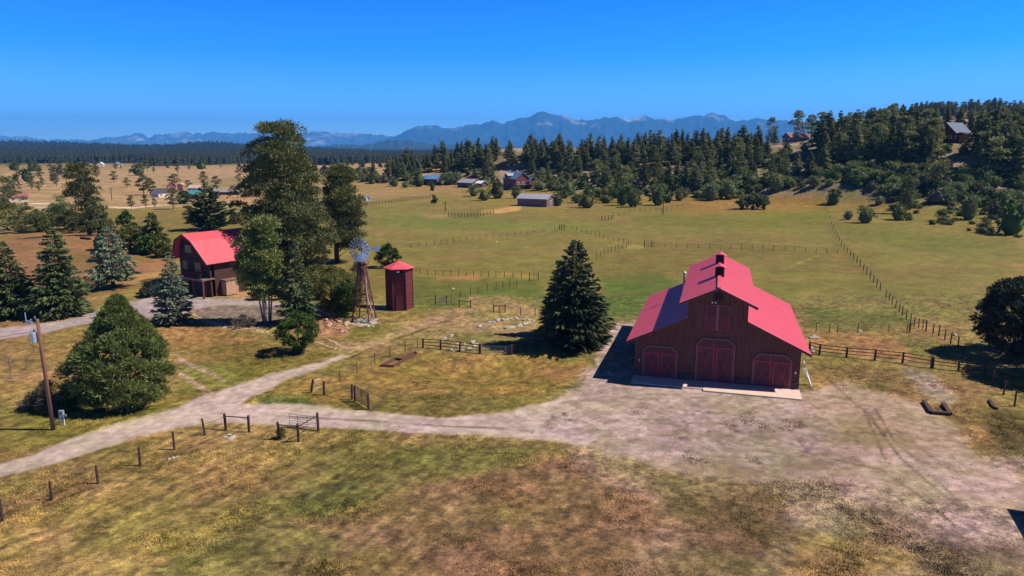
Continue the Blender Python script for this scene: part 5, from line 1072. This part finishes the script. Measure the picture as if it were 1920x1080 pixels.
# valley scattered trees (left)
VAL = [(302//1,0,0,0)]
hand([(25,352,337,10,'lone valley tree'),(60,356,336,12,'lone valley tree'),(73,360,340,8,'lone valley tree'),(106,350,325,11,'lone valley tree'),(214,342,321,13,'rounded tree standing alone in the tan valley'),(239,352,333,12,'second lone tree in the tan valley'),(270,366,328,20,'tall dark tree left of the white farmhouse'),(282,366,334,18,'dark tree touching the white farmhouse'),
      (328,348,326,20,'dark round tree above the red farmhouse'),(406,358,330,16,'tree right of the teal roofed barn'),(382,350,322,14,'conifer above the teal roofed barn'),(353,356,338,14,'round green tree by the tan roof'),(450,355,336,9,'tree left of the giant pine'),(436,358,348,10,'small tree left of the giant pine'),(447,338,327,10,'dark bush by the far field road'),
      (247,392,367,12,'slender green tree beside the pale valley road'),(273,390,366,11,'second slender tree beside the pale valley road'),(290,390,371,8,'third slender tree beside the pale valley road'),(325,392,352,22,'larger tree standing at the end of the pale valley road'),(20,350,330,10,'lone valley tree'),(52,345,330,9,'lone valley tree'),(80,350,334,9,'lone valley tree'),(98,344,326,9,'lone valley tree')],
     PB, 'pine_tree', 'tree', 'trees dotted about the tan valley')
place_many(scatter([(20,318),(450,304),(450,318),(200,335),(120,350),(20,360)], 46, 11, 9, gaps=False), PB + BUSH[:2], (4, 11), 'pine_tree', 'small dark tree dotted on the dry field below the far forest', 'tree', 'small trees on the dry valley field', 11, individual=False)
place_many(scatter([(440,302),(760,300),(760,316),(560,318),(440,316)], 60, 12, 7, gaps=False), PM, (7, 12), 'pine_tree', '', '', '', 12, individual=False)
place_many(scatter([(640,322),(700,318),(700,345),(650,342)], 26, 13, 7, gaps=False), BUSH, (3, 6), 'oak_shrub', '', '', '', 13, individual=False)

def tile(name, label, cat, items, smooth=False):
    """many small copies joined into one uncountable mass"""
    groups = {}
    for it in items: groups.setdefault(it[0].name, []).append(it)
    parts = []; mats = []
    for its in groups.values():
        me = its[0][0]; n = len(me.vertices); co = np.empty(n*3, np.float32); me.vertices.foreach_get('co', co); co = co.reshape(-1, 3)
        li = np.empty(len(me.loops), np.int32); me.loops.foreach_get('vertex_index', li); fm = np.empty(len(me.polygons), np.int32); me.polygons.foreach_get('material_index', fm)
        lt = np.empty(len(me.polygons), np.int32); me.polygons.foreach_get('loop_total', lt); assert (lt == 4).all()
        Q = li.reshape(-1, 4); A = np.array([i[1:] for i in its]); c, s = np.cos(A[:, 3]), np.sin(A[:, 3]); w = A[:, 4]; h = A[:, 5]
        x = co[None, :, 0]*w[:, None]; y = co[None, :, 1]*w[:, None]; X = x*c[:, None]-y*s[:, None]+A[:, 0:1]; Y = x*s[:, None]+y*c[:, None]+A[:, 1:2]; Z = co[None, :, 2]*h[:, None]+A[:, 2:3]
        V = np.stack([X, Y, Z], -1).reshape(-1, 3); off = (np.arange(len(its))*n)[:, None, None]
        for k, m in enumerate(me.materials):
            q = Q[fm == k]
            if not len(q): continue
            if m not in mats: mats.append(m)
            FQ = (q[None]+off).reshape(-1, 4); un, inv = np.unique(FQ.ravel(), return_inverse=True); parts.append((V[un], inv.reshape(-1, 4), mats.index(m)))
    return tag(link(name, np_mesh(name, parts, mats)), label, cat, None, 'stuff')
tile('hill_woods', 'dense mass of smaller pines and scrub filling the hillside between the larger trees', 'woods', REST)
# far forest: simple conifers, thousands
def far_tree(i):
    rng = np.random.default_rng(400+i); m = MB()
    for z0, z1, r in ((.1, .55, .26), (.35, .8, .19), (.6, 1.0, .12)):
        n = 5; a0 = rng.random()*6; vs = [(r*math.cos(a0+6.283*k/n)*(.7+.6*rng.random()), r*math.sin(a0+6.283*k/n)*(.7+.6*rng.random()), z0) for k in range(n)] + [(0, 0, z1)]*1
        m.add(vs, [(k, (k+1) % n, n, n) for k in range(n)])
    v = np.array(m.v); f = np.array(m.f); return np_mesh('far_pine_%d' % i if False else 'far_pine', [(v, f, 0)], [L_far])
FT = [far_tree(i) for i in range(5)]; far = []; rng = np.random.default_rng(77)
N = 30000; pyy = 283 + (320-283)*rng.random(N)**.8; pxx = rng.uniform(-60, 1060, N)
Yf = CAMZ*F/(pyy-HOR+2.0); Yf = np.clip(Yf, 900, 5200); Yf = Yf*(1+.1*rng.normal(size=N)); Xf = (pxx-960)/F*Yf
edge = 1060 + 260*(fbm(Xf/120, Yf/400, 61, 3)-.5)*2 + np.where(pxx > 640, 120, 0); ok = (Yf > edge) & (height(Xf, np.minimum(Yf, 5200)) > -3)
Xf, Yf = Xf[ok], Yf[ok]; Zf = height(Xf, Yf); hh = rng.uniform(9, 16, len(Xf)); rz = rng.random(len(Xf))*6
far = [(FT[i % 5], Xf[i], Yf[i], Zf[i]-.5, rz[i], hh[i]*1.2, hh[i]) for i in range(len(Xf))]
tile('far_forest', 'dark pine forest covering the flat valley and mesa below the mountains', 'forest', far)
# ================================================================ FENCES, POLES, ROCKS
def fence(name, label, pts, h=1.25, r=.06, rails=0, wires=0, heights=None, leans=None, group=None, lowrail=.35, wire_r=.012, pt=None, cat='fence'):
    """pts: photo pixels of the post feet. rails: number of wooden rails; wires: number of strands"""
    P = Gn([p[0] for p in pts], [p[1] for p in pts]); o = Vector(P[0]); t = thing(name, label, cat, o, 0, group); rng = random.Random(int(pts[0][0]*7 + pts[0][1])); tops = []
    for i, q in enumerate(P):
        q = Vector(q) - o; hh = (heights[i] if heights else h)*rng.uniform(.95, 1.06); ln = leans[i] if leans else rng.uniform(-.04, .04)
        top = q + Vector((ln*hh, rng.uniform(-.03, .03), hh)); b = MB(); b.tube([q - Vector((0, 0, .25)), q.lerp(top, .6), top], [r*1.05, r, r*.9], 7); tops.append((q, top)); b.build('post', pt or M_post, t)
    for k in range(rails):
        for i in range(len(P)-1):
            f = lowrail + (.95-lowrail)*k/max(1, rails-1) if rails > 1 else .85
            a = tops[i][0].lerp(tops[i][1], f); c = tops[i+1][0].lerp(tops[i+1][1], f); m = a.lerp(c, .5) + Vector((0, 0, rng.uniform(-.05, .02)))
            d = MB(); d.tube([a - (c-a).normalized()*.12, m, c + (c-a).normalized()*.12], [.05, .045, .042], 6); d.build('rail', M_post, t)
    for k in range(wires):
        f = .25 + .68*k/max(1, wires-1); d = MB()
        for i in range(len(P)-1):
            a = tops[i][0].lerp(tops[i][1], f); c = tops[i+1][0].lerp(tops[i+1][1], f); d.tube([a, a.lerp(c, .5) - Vector((0, 0, .03)), c], [wire_r]*3, 3, cap=False)
        d.build('wire', M_wire, t)
    return t
def interp_line(pts, step):
    out = [pts[0]]
    for a, b in zip(pts[:-1], pts[1:]):
        n = max(1, round(math.dist(a, b)/step)); out += [(a[0]+(b[0]-a[0])*k/n, a[1]+(b[1]-a[1])*k/n) for k in range(1, n+1)]
    return out
def gate(name, label, A, B, h=1.25, bars=5, uprights=3, m=None, r=.022, posts=True, group=None, pr=.075, ph=1.5):
    P = Gn([A[0], B[0]], [A[1], B[1]]); o = Vector(P[0]); e = Vector(P[1]) - o; t = thing(name, label, 'gate', o, 0, group); m = m or M_steel
    fr = MB(); z0 = .18; q = lambda f, z: Vector((e.x*f, e.y*f, e.z*f + z))
    fr.tube([q(.02, z0), q(.02, h), q(.98, h), q(.98, z0), q(.02, z0)], r*1.3, 6); fr.build('gate_frame', m, t)
    for k in range(1, bars): b = MB(); z = z0 + (h-z0)*k/bars; b.tube([q(.02, z), q(.98, z)], r, 5); b.build('gate_bar', m, t)
    for k in range(1, uprights): b = MB(); f = k/uprights; b.tube([q(f, z0), q(f, h)], r*1.1, 5); b.build('gate_upright', m, t)
    if posts:
        for f in (-.01, 1.01): b = MB(); b.tube([q(f, -.2), q(f, ph)], [pr*1.05, pr*.95], 8); b.build('post', M_post, t)
    return t
fence('wire_fence', 'sparse dark posts of a wire fence in the near grass at lower left', [(-22,1002),(5,978),(97,938),(184,907),(263,873),(327,843),(385,816)], 1.42, .085, wires=2, wire_r=.006, leans=[0,0,.02,-.02,.03,0,-.12])
f = fence('brace_fence', 'two post brace with one top rail beside the gravel road, left of the open gate', [(424,806),(467,810)], 1.45, .11, rails=1, heights=[1.45,1.4]); d = MB()
a = Gn([385, 424], [816, 806]); o = Vector(a[1]); p = Vector(a[0])-o; d.tube([p+Vector((-.12,0,.9)), Vector((0,0,1.15))], .02, 5); d.build('brace_wire', M_wire, f)
fence('corner_brace', 'leaning corner posts with low rails around the little bush near the open gate', [(527,824),(560,828),(597,808)], 1.5, .11, rails=1, heights=[1.45,1.5,1.55], leans=[-.14,0,-.02])
gate('metal_gate', 'light tube metal gate standing open over the gravel road edge', (542,800), (594,806), 1.15, 5, 3, posts=False)
fence('gate_posts', 'leaning wooden post pair with a short panel above the road bend', [(583,736),(608,741)], 1.45, .11, heights=[1.4,1.35], leans=[.22,.02])
gate('wire_gate', 'short grey wire panel beside the leaning post', (586,733), (603,728), 1.0, 4, 1, posts=False, r=.014)
fence('wire_fence', 'thin posted wire fence running uphill along the dirt track', [(608,740),(638,716),(670,700),(703,683),(731,669),(760,659),(783,651)], 1.25, .04, wires=4, wire_r=.008)
fence('gate_post', 'single post left of the dark steel gate', [(660,749)], 1.5, .11, cat='post')
gate('steel_gate', 'dark steel gate swung open nearly edge on above the road', (666,752), (691,768), 1.5, 8, 2, m=M_dksteel, r=.03, pr=.10)
fence('rail_fence', 'dark wooden three rail fence left of the mesh gate in the yard', [(793,652),(826,655),(862,659),(899,663)], 1.15, .10, rails=3)
gate('mesh_gate', 'pale wire mesh gate between two dark posts in the wooden fence', (901,663), (958,665), .95, 7, 6, r=.014, pr=.11, ph=1.15)
fence('rail_fence', 'wooden rail fence climbing from the mesh gate to the big spruce', [(959,664),(984,657),(1002,651),(1022,645),(1040,641)], 1.1, .09, rails=3)
# meadow fences
fence('wire_fence', 'weathered post fence behind the red tank house', interp_line([(772,514),(802,516),(860,518),(930,520),(993,525)], 15), 1.15, .05, wires=3, wire_r=.010)
gate('small_gate', 'small dark gate at the right end of the fence behind the tank house', (993,527), (1009,526), 1.3, 4, 2, m=M_dksteel)
fence('wire_fence', 'curving thin post fence across the green pasture right of the tank house', [(846,566),(863,560),(882,554),(896,551),(914,546),(930,544),(943,541),(956,538),(969,536)], 1.2, .045, wires=2, wire_r=.008)
gate('corral_gate', 'grey corral gate just right of the tank house', (817,571), (837,572), 1.1, 4, 3, m=M_steel)
fence('brace_fence', 'two post brace with a top rail right of the corral gate', [(861,576),(882,577)], 1.05, .08, rails=1)
fence('goal_frame', 'small post frame with a top rail and a short middle post', [(926,585),(947,586)], 1.1, .08, rails=1)
fence('wire_fence', 'short row of posts between the post frame and the big spruce', [(936,589),(976,590),(1003,592),(1022,592)], 1.15, .06, rails=0, wires=2, wire_r=.010)
FC = [(1040,430),(1020,433),(1000,437),(965,442),(925,447),(887,450),(850,455),(815,461),(770,465)]
fence('wire_fence', 'long faint fence crossing the meadow toward the lower left', interp_line(FC, 14), 1.2, .045, wires=2, wire_r=.012)
fence('wire_fence', 'fence from the meadow corral bearing right toward the gate', interp_line([(1062,428),(1100,438),(1140,449),(1178,459)], 9), 1.2, .05, wires=2, wire_r=.012)
fence('corral_corner', 'dark cluster of corner posts at the meadow fence junction', [(1049,431),(1053,431),(1058,431)], 1.6, .12, rails=2, lowrail=.6)
fence('wire_fence', 'fence running down the meadow from the pasture gate', interp_line([(1182,461),(1160,468),(1140,475),(1118,484)], 7), 1.2, .05, wires=2, wire_r=.012)
gate('pasture_gate', 'dark pasture gate beside the yellow grass patch in the meadow', (1208,463), (1222,463), 1.5, 4, 2, m=M_dksteel, pr=.12)
fence('wire_fence', 'level fence across the meadow behind the barn roof', interp_line([(1226,464),(1330,467),(1450,470),(1530,474),(1570,477)], 20), 1.25, .048, wires=2, wire_r=.012)
fence('wire_fence', 'long straight fence running from the hill foot down the right meadow', interp_line([(1545,382),(1552,402),(1562,430),(1577,462),(1600,486),(1625,515),(1650,546)], 9), 1.4, .07, wires=3, wire_r=.016)
fence('wire_fence', 'near end of the long right meadow fence with closely spaced posts', [(1661,558),(1667,564),(1672,571),(1679,578),(1686,585),(1692,592),(1699,599),(1707,606),(1714,612),(1722,615),(1730,617)], 1.25, .06, wires=3, wire_r=.010)
fence('brace_fence', 'tall dark brace frame with a pale top rail in the right meadow', [(1705,624),(1736,621)], 1.4, .09, rails=1)
fence('wire_fence', 'posts stepping down from the brace frame into the black tree shade', [(1749,626),(1760,630),(1771,637),(1782,645),(1796,652)], 1.35, .07, wires=3, wire_r=.010)
fence('wire_fence', 'thin posts behind the earth mound right of the barn', [(1530,622),(1555,623),(1570,625),(1608,623),(1665,624),(1700,624)], 1.1, .045, wires=3, wire_r=.008)
fence('rail_fence', 'dark wooden rail fence sweeping right from the barn', [(1518,659),(1536,665),(1587,670),(1640,675),(1692,681),(1746,690)], 1.2, .11, rails=3)
fence('rail_fence', 'shaded continuation of the wooden rail fence under the dark tree', [(1749,690),(1797,695),(1845,702),(1862,712)], 1.15, .1, rails=3)
fence('wire_fence', 'leaning posts of the fence at the right edge in front of the tree shadow', [(1861,722),(1881,741),(1902,762),(1925,786)], 1.45, .08, wires=2, wire_r=.008)
fence('pole_fence', 'long weathered rail fence across the far meadow right of the pines', interp_line([(672,386),(700,383),(740,379),(780,374),(812,369)], 6), 1.3, .09, rails=2)
fence('corral_fence', 'old grey corral fence below the log house', interp_line([(841,406),(865,408),(895,406),(925,399)], 6), 1.3, .12, rails=3)
fence('corral_fence', 'short piece of old rail fence in the meadow beyond the corral junction', interp_line([(1128,414),(1147,412)], 6), 1.5, .12, rails=2)
fence('wire_fence', 'faint fence below the middle hill near the thin power pole', interp_line([(1150,408),(1180,399),(1240,396),(1290,386)], 10), 1.3, .07, wires=2, wire_r=.012)
fence('far_fence', 'faint far fence in the flat field left of the pines', interp_line([(430,404),(520,402)], 9), 1.3, .07, rails=1)

# ---- utility poles
def near_pole():
    g = G(100, 806); h = px_size(100, 806, 598, g); t = thing('power_pole', 'weathered reddish power pole with a grey transformer, leaning slightly beside the road', 'pole', g)
    b = MB(); b.tube([(0, 0, -.4), (-.04, 0, h*.5), (-.1, 0, h)], [.165, .14, .115], 12); b.build('pole', M_polewood, t, smooth=True)
    tr = MB(); tr.tube([(-.52, -.05, h-1.95), (-.52, -.05, h-1.15)], .24, 14); tr.tube([(-.52, -.05, h-1.15), (-.52, -.05, h-1.08)], [.26, .18], 14); tm = tr.build('transformer', M_galv, t, smooth=False)
    i = MB(); i.tube([(-.45, -.05, h-1.08), (-.45, -.05, h-.8)], [.05, .03], 8); i.build('bushing', M_dksteel, tm)
    a = MB(); a.tube([(-.25, 0, h-.35), (-.95, -.1, h-.1)], .05, 6); a.tube([(-.95, -.1, h-.55), (-.95, -.1, h+.55)], .035, 6); a.tube([(-.6, 0, h-.3), (-.6, 0, h-.02)], .07, 8); a.tube([(-.8, 0, h-.45), (-.8, 0, h-.15)], .07, 8); a.build('cutout_bracket', M_galv, t)
    i = MB(); i.tube([(-.28, 0, h), (-.28, 0, h+.22)], [.05, .07], 8); i.build('insulator', M_steel, t)
    w = MB(); w.tube([(-.78, -.05, h-1.2), (-.95, -.1, h-1.6), (-.85, -.1, h-2.2), (-.2, -.1, h-2.4), (-.12, -.17, h-3.2), (.05, -.18, .3)], .022, 5); w.build('drop_wire', M_wire, t)
    for dz, k in ((0, 0), (-.95, 1)):
        w = MB(); p0 = Vector((-.3, 0, h-.05+dz)); p1 = Vector((-40, -14, h-1+dz)); w.tube([p0.lerp(p1, s) - Vector((0, 0, 1.6*4*s*(1-s)*.6)) for s in np.linspace(0, 1, 14)], .014, 4, cap=False); w.build('wire', M_wire, t)
near_pole()
def meter():
    g = G(118, 797); t = thing('meter_box', 'grey electric meter box on two short legs at the foot of the power pole', 'meter box', g)
    b = MB(); b.box((0, 0, 1.0), (.36, .22, .62)); b.build('box', M_galv, t); b = MB(); b.tube([(0, -.12, 1.1), (0, -.2, 1.1)], .09, 12); b.build('meter', M_glass, t)
    b = MB(); b.box((.28, 0, .85), (.18, .16, .2)); b.build('side_box', M_steel, t)
    for x in (-.12, .14): b = MB(); b.box((x, 0, .33), (.07, .07, .8)); b.build('leg', M_white, t)
meter()
def slim_pole(px, base, top, label, arm=True):
    g = G(px, base); h = px_size(px, base, top, g); t = thing('power_pole', label, 'pole', g); b = MB(); b.tube([(0, 0, -.3), (0, 0, h)], [.18, .13], 8); b.build('pole', M_post, t)
    if arm: b = MB(); b.box((0, 0, h-.5), (1.8, .12, .14)); b.build('crossarm', M_post, t)
slim_pole(1243, 402, 366, 'thin power pole standing at the top edge of the meadow'); slim_pole(835, 396, 378, 'thin power pole in the meadow below the blue roofed cabin'); slim_pole(210, 376, 352, 'faint power pole in the tan valley field')

# ---- rocks
def rock_mesh(i):
    rng = np.random.default_rng(500+i); b = bmesh_ico(); d = unit(rng.normal(size=(9, 3))); o = rng.uniform(.62, .95, 9); v = b[0].copy()
    for k in range(9): s = v @ d[k]; v = v - np.maximum(0, s - o[k])[:, None]*d[k]
    v[:, 2] *= .7; return np_mesh('rock', [(v, b[1], 0)], [])
def bmesh_ico():
    import bmesh
    bm = bmesh.new(); bmesh.ops.create_icosphere(bm, subdivisions=3, radius=1.0); v = np.array([q.co[:] for q in bm.verts]); f = np.array([[w.index for w in p.verts] for p in bm.faces]); bm.free(); return v, f
M_rw = mat('white_rock', (.38, .33, .27), rough=.9, var=.25, scale=3); M_rr = mat('red_sandstone', (.36, .16, .10), rough=.9, var=.35, scale=2.5); M_rt = mat('tan_sandstone', (.40, .26, .18), rough=.9, var=.3, scale=2.5)
RK = {}
for nm, m in (('w', M_rw), ('r', M_rr), ('t', M_rt)):
    RK[nm] = []
    for i in range(3): me = rock_mesh(i); me.materials.append(m); RK[nm].append(me)
def rocks(pts, key, size, label, group, seed, flat=1.0):
    rng = random.Random(seed); P = Gn([p[0] for p in pts], [p[1] for p in pts])
    ords = sorted(range(len(pts)), key=lambda i: pts[i][0])
    rank = {j: k for k, j in enumerate(ords)}
    for n, (x, y, z) in enumerate(P):
        s = rng.uniform(*size); o = link('rock', rng.choice(RK[key] if key != 'm' else RK[rng.choice('rt')])); o.location = (x, y, z + s*.15); o.rotation_euler = (rng.uniform(-.3, .3), rng.uniform(-.3, .3), rng.uniform(0, 6.28)); o.scale = (s*rng.uniform(.8, 1.4), s, s*rng.uniform(.5, .9)*flat)
        tag(o, '%s, number %s from left' % (label, ORD[rank[n]]) if rank[n] < len(ORD) else label, 'rock', group)
ORD = 'one two three four five six seven eight nine ten eleven twelve thirteen fourteen fifteen sixteen seventeen eighteen nineteen twenty'.split()
ORD += ['twenty ' + o for o in ORD[:9]] + ['thirty'] + ['thirty ' + o for o in ORD[:9]] + ['forty'] + ['forty ' + o for o in ORD[:9]] + ['fifty'] + ['fifty ' + o for o in ORD[:9]]
def jit(pts, n, seed, jx=2, jy=1.2):
    rng = random.Random(seed); out = []
    L = [math.dist(a, b) for a, b in zip(pts[:-1], pts[1:])]; T = sum(L)
    for k in range(n):
        d = T*k/max(1, n-1)
        for a, b, l in zip(pts[:-1], pts[1:], L):
            if d <= l + 1e-6: out.append((a[0]+(b[0]-a[0])*d/l + rng.uniform(-jx, jx), a[1]+(b[1]-a[1])*d/l + rng.uniform(-jy, jy))); break
            d -= l
    return out
rocks([(422,820),(430,816),(438,819),(427,824),(433,823)], 'w', (.15, .30), 'pale rock in the little heap by the roadside brace', 'rock heap by the road', 1)
rocks(jit([(897,612),(915,606),(940,600),(968,598),(1000,601)], 26, 2) + jit([(950,616),(965,614),(985,607)], 10, 3), 'w', (.14, .38), 'whitish rock on the upper boulder ring left of the spruce', 'upper boulder ring', 2)
rocks(jit([(831,640),(840,634),(850,630)], 7, 4, 3, 3) + jit([(845,652),(870,650),(895,648)], 26, 5, 4, 8), 'w', (.12, .34), 'whitish rock in the weedy pile behind the rail fence', 'weedy rock pile', 3)
rocks(jit([(594,575),(606,584),(616,592)], 16, 6, 3, 3) + jit([(600,584),(612,600),(624,612),(640,618)], 24, 7, 9, 7), 'm', (.15, .4), 'reddish slab in the rockery beside the bushes', 'red rockery', 4)
rocks(jit([(640,600),(655,610),(650,618)], 12, 8, 7, 4), 't', (.18, .42), 'tan rock at the right foot of the rockery', 'tan rockery rocks', 5)
rocks(jit([(362,586),(372,599),(398,608),(430,613),(470,618),(510,626),(530,634)], 44, 9, 1.0, .6), 't', (.16, .32), 'flat stone edging the planted island', 'island edging stones', 6, flat=.5)
rocks(jit([(608,636),(626,642),(640,650),(655,656)], 18, 10, .8, .5), 't', (.14, .26), 'edging stone, upper row near round shrub', 'upper edging row', 7, flat=.5)
rocks(jit([(580,638),(600,644),(615,650),(628,655)], 18, 11, .8, .5), 't', (.14, .26), 'edging stone, lower row near round shrub', 'lower edging row', 8, flat=.5)
rocks(jit([(1520,637),(1527,630),(1535,632)], 10, 12, 4, 3) + jit([(1523,652),(1524,662)], 6, 13, 2, 2), 'w', (.15, .35), 'pale rock heaped at the far right corner of the barn', 'rock heap behind the barn', 9)
rocks([(672,606),(690,612),(697,610),(700,613),(712,608),(652,602)], 'w', (.12, .3), 'white rock at the windmill pad', 'rocks at the windmill', 10)
rocks([(325,859),(332,857),(318,861)], 'w', (.1, .2), 'small white stone in the near grass below the fence', 'white stones in the near grass', 12)
rocks([(1612,622),(849,542),(1790,629),(930,454),(843,393),(806,400),(798,401)], 'w', (.2, .4), 'lone white stone lying in the pasture', 'lone pasture stones', 13)

# ---- timbers, planters, fallen log
def timber(name, label, pts, r=.13, m=None, cat='timber', h=.2):
    P = [Vector(q) for q in Gn([p[0] for p in pts], [p[1] for p in pts])]; o = P[0]; t = thing(name, label, cat, o)
    for a, b in zip(P[:-1], P[1:]): d = MB(); d.bar(a-o+Vector((0, 0, h/2)), b-o+Vector((0, 0, h/2)), r*2, h); d.build('beam', m or M_post, t)
    return t
timber('timber_frame', 'U shaped frame of dark timbers lying on the dry yard at right', [(1732,755),(1746,776),(1781,779),(1768,760)], .17, h=.28)
timber('timber_frame', 'small broken reddish timber lying near the right edge fence', [(1855,752),(1862,764),(1869,768)], .13, h=.2)
MB_brown = mat('planter_board', (.13, .055, .04), rough=.85, var=.3)
timber('planter_bed', 'weathered wooden planter bed left of the wire fence', [(714,688),(737,689),(758,677),(740,675),(714,688)], .06, MB_brown, 'planter', .3)
timber('planter_bed', 'narrower wooden planter bed behind the first one', [(757,677),(770,671),(783,665),(778,662),(757,672),(757,677)], .06, MB_brown, 'planter', .25)
timber('fallen_log', 'dark fallen log on the dry bank below the willow', [(152,448),(170,450)], .28, cat='log', h=.5)

# ---------------------------------------------------------------- labels that single out each hillside tree
def relabel():
    cols = [(640, 'near the far left foot of the hill'), (760, 'left of the blue roofed cabin'), (830, 'above the blue roofed cabin'), (910, 'above the low garage'), (990, 'behind the log house'), (1060, 'above the pale roofed shed'), (1115, 'right of the pale roofed shed'), (1180, 'left of the thin hill pole'),
            (1250, 'above the thin hill pole'), (1320, 'at the grey shale slope'), (1380, 'above the lone meadow clump'), (1440, 'left of the brown ridge house'), (1530, 'around the brown ridge house'), (1600, 'above the long meadow fence'), (1670, 'right of the long meadow fence'), (1740, 'left of the steep roofed house'), (1830, 'around the steep roofed house'), (1890, 'right of the steep roofed house'), (9999, 'at the right edge')]
    rows = [(284, 'far skyline'), (292, 'skyline'), (300, 'upper slope'), (312, 'high slope'), (325, 'middle slope'), (340, 'lower slope'), (358, 'hill foot'), (999, 'meadow edge')]
    cells = {}
    for o in scene.objects:
        if o.parent is None and 'group' in o and o['group'] in ('pines in the woods on the right slope', 'pines along the middle ridge', 'pines below the middle ridge', 'oak bushes on the lower hillside'):
            px, py = project(np.array(o.location.x), np.array(o.location.y), np.array(o.location.z)); c = next(n for l, n in cols if px < l); r = next(n for l, n in rows if py < l)
            cells.setdefault((c, r, o['category']), []).append((float(px), o))
    W_ = 'first second third fourth fifth sixth seventh eighth ninth tenth eleventh twelfth thirteenth fourteenth fifteenth sixteenth'.split()
    for (c, r, k), L in cells.items():
        L.sort(key=lambda q: q[0])
        for i, (_, o) in enumerate(L): o['label'] = ('%s %s from left on the %s %s' % (W_[min(i, 15)], 'dark pine' if k == 'pine' else 'oak bush', r, c))
    L = sorted([(o.location.x/o.location.y, o) for o in scene.objects if o.parent is None and o.get('label') == 'lone valley tree'], key=lambda q: q[0])
    for i, (_, o) in enumerate(L): o['label'] = '%s dark tree from the left edge in the tan valley field' % W_[i]
relabel()

# ---------------------------------------------------------------- grass: short tufts over the near ground, one uncountable mass
M_grass = ground_mat('grass_blades', 3.0, .2, 0.0)
def grass():
    rng = np.random.default_rng(900); n = 240000; Y = 24/(1 - rng.random(n)*(1-24/105.0)); X = (rng.random(n)*2-1)*.80*(Y+2)
    H = height(X, Y); rgb, rid = ground_rgb(X, Y, H); px, py = project(X, Y, H)
    dens = fbm(X/3.5, Y/3.5, 444, 3); dry = rgb[:, 0]/np.maximum(rgb[:, 2], 1e-3)
    keep = (rid != 1) & (rid != 2) & (dens + .9*rng.random(n) > .72) & ~((rid == 3) & (dens < .74)) & (dry > 1.6); a = barn.rotation_euler.z
    bx = (X-barn.location.x)*math.cos(a)+(Y-barn.location.y)*math.sin(a); by = -(X-barn.location.x)*math.sin(a)+(Y-barn.location.y)*math.cos(a); keep &= ~((abs(bx) < 10) & (by > -3) & (by < 21.5))
    X, Y, H, rgb, dens = X[keep], Y[keep], H[keep], rgb[keep], dens[keep]; k = 4; m = len(X)
    P = np.repeat(np.stack([X, Y, H-.02], 1), k, 0) + rng.normal(size=(m*k, 3))*np.array([.10, .10, 0]); D = unit(rng.normal(size=(m*k, 3))*.55 + np.array([-.15, .1, .75])); D[:, 2] = abs(D[:, 2])
    L_ = np.repeat(.06 + .11*np.clip(dens-.4, 0, .4)*2, k)*(.5+rng.random(m*k)); v, f = leaf_quads(P, D, L_, L_*.20+.012, rng)
    me = np_mesh('grass', [(v, f, 0)], [M_grass]); c = np.ones((len(v), 4), np.float32); j = np.repeat(np.repeat(rgb, k, 0)*(1.15+.8*rng.random((m*k, 1)))*np.array([1.06, 1.02, .92]), 4, 0); c[:, :3] = j
    me.color_attributes.new('Col', 'FLOAT_COLOR', 'POINT').data.foreach_set('color', c.ravel()); tag(link('grass', me), 'short dry grass tufts covering the near ground', 'grass', None, 'stuff')
grass()
def clods():
    """scattered small stones and dry droppings on the yard"""
    rng = np.random.default_rng(950); n = 900; px = rng.uniform(250, 1920, n); py = rng.uniform(740, 1060, n); P = Gn(px, py); rgb, rid = ground_rgb(P[:, 0], P[:, 1], P[:, 2]); P = P[(rid == 3) | (rid == 1) & (rng.random(n) < .3)]; it = []
    v, f = bmesh_ico_lo(); vs = []; fs = []
    for i, p in enumerate(P): s = rng.uniform(.02, .07); vs.append(v*np.array([s*rng.uniform(1, 1.8), s, s*.6]) + p); fs.append(f + i*len(v))
    tag(link('pebbles', np_mesh('pebbles', [(np.concatenate(vs), np.concatenate(fs), 0)], [mat('pebble', (.12, .09, .08), var=.5)])), 'small dark stones scattered over the gravel yard', 'pebbles', None, 'stuff')
def bmesh_ico_lo():
    import bmesh
    bm = bmesh.new(); bmesh.ops.create_icosphere(bm, subdivisions=1, radius=1.0); v = np.array([q.co[:] for q in bm.verts]); f = np.array([[w.index for w in p.verts] for p in bm.faces]); bm.free(); return v, f
clods()
# ================================================================ HAZE (the summer air of the valley)
def haze():
    b = MB(); b.box((0, 14800, 645), (52000, 31000, 1304))
    m = bpy.data.materials.new('haze_air'); m.use_nodes = True; N = m.node_tree.nodes; N.clear()
    pv = N.new('ShaderNodeVolumePrincipled'); o = N.new('ShaderNodeOutputMaterial')
    pv.inputs['Color'].default_value = (.10, .45, 1.0, 1); pv.inputs['Density'].default_value = HAZE_DENSITY; pv.inputs['Anisotropy'].default_value = 0.0
    m.node_tree.links.new(pv.outputs[0], o.inputs['Volume'])
    tag(b.build('haze', m), kind='stuff')
HAZE_DENSITY = 5.6e-5
haze()
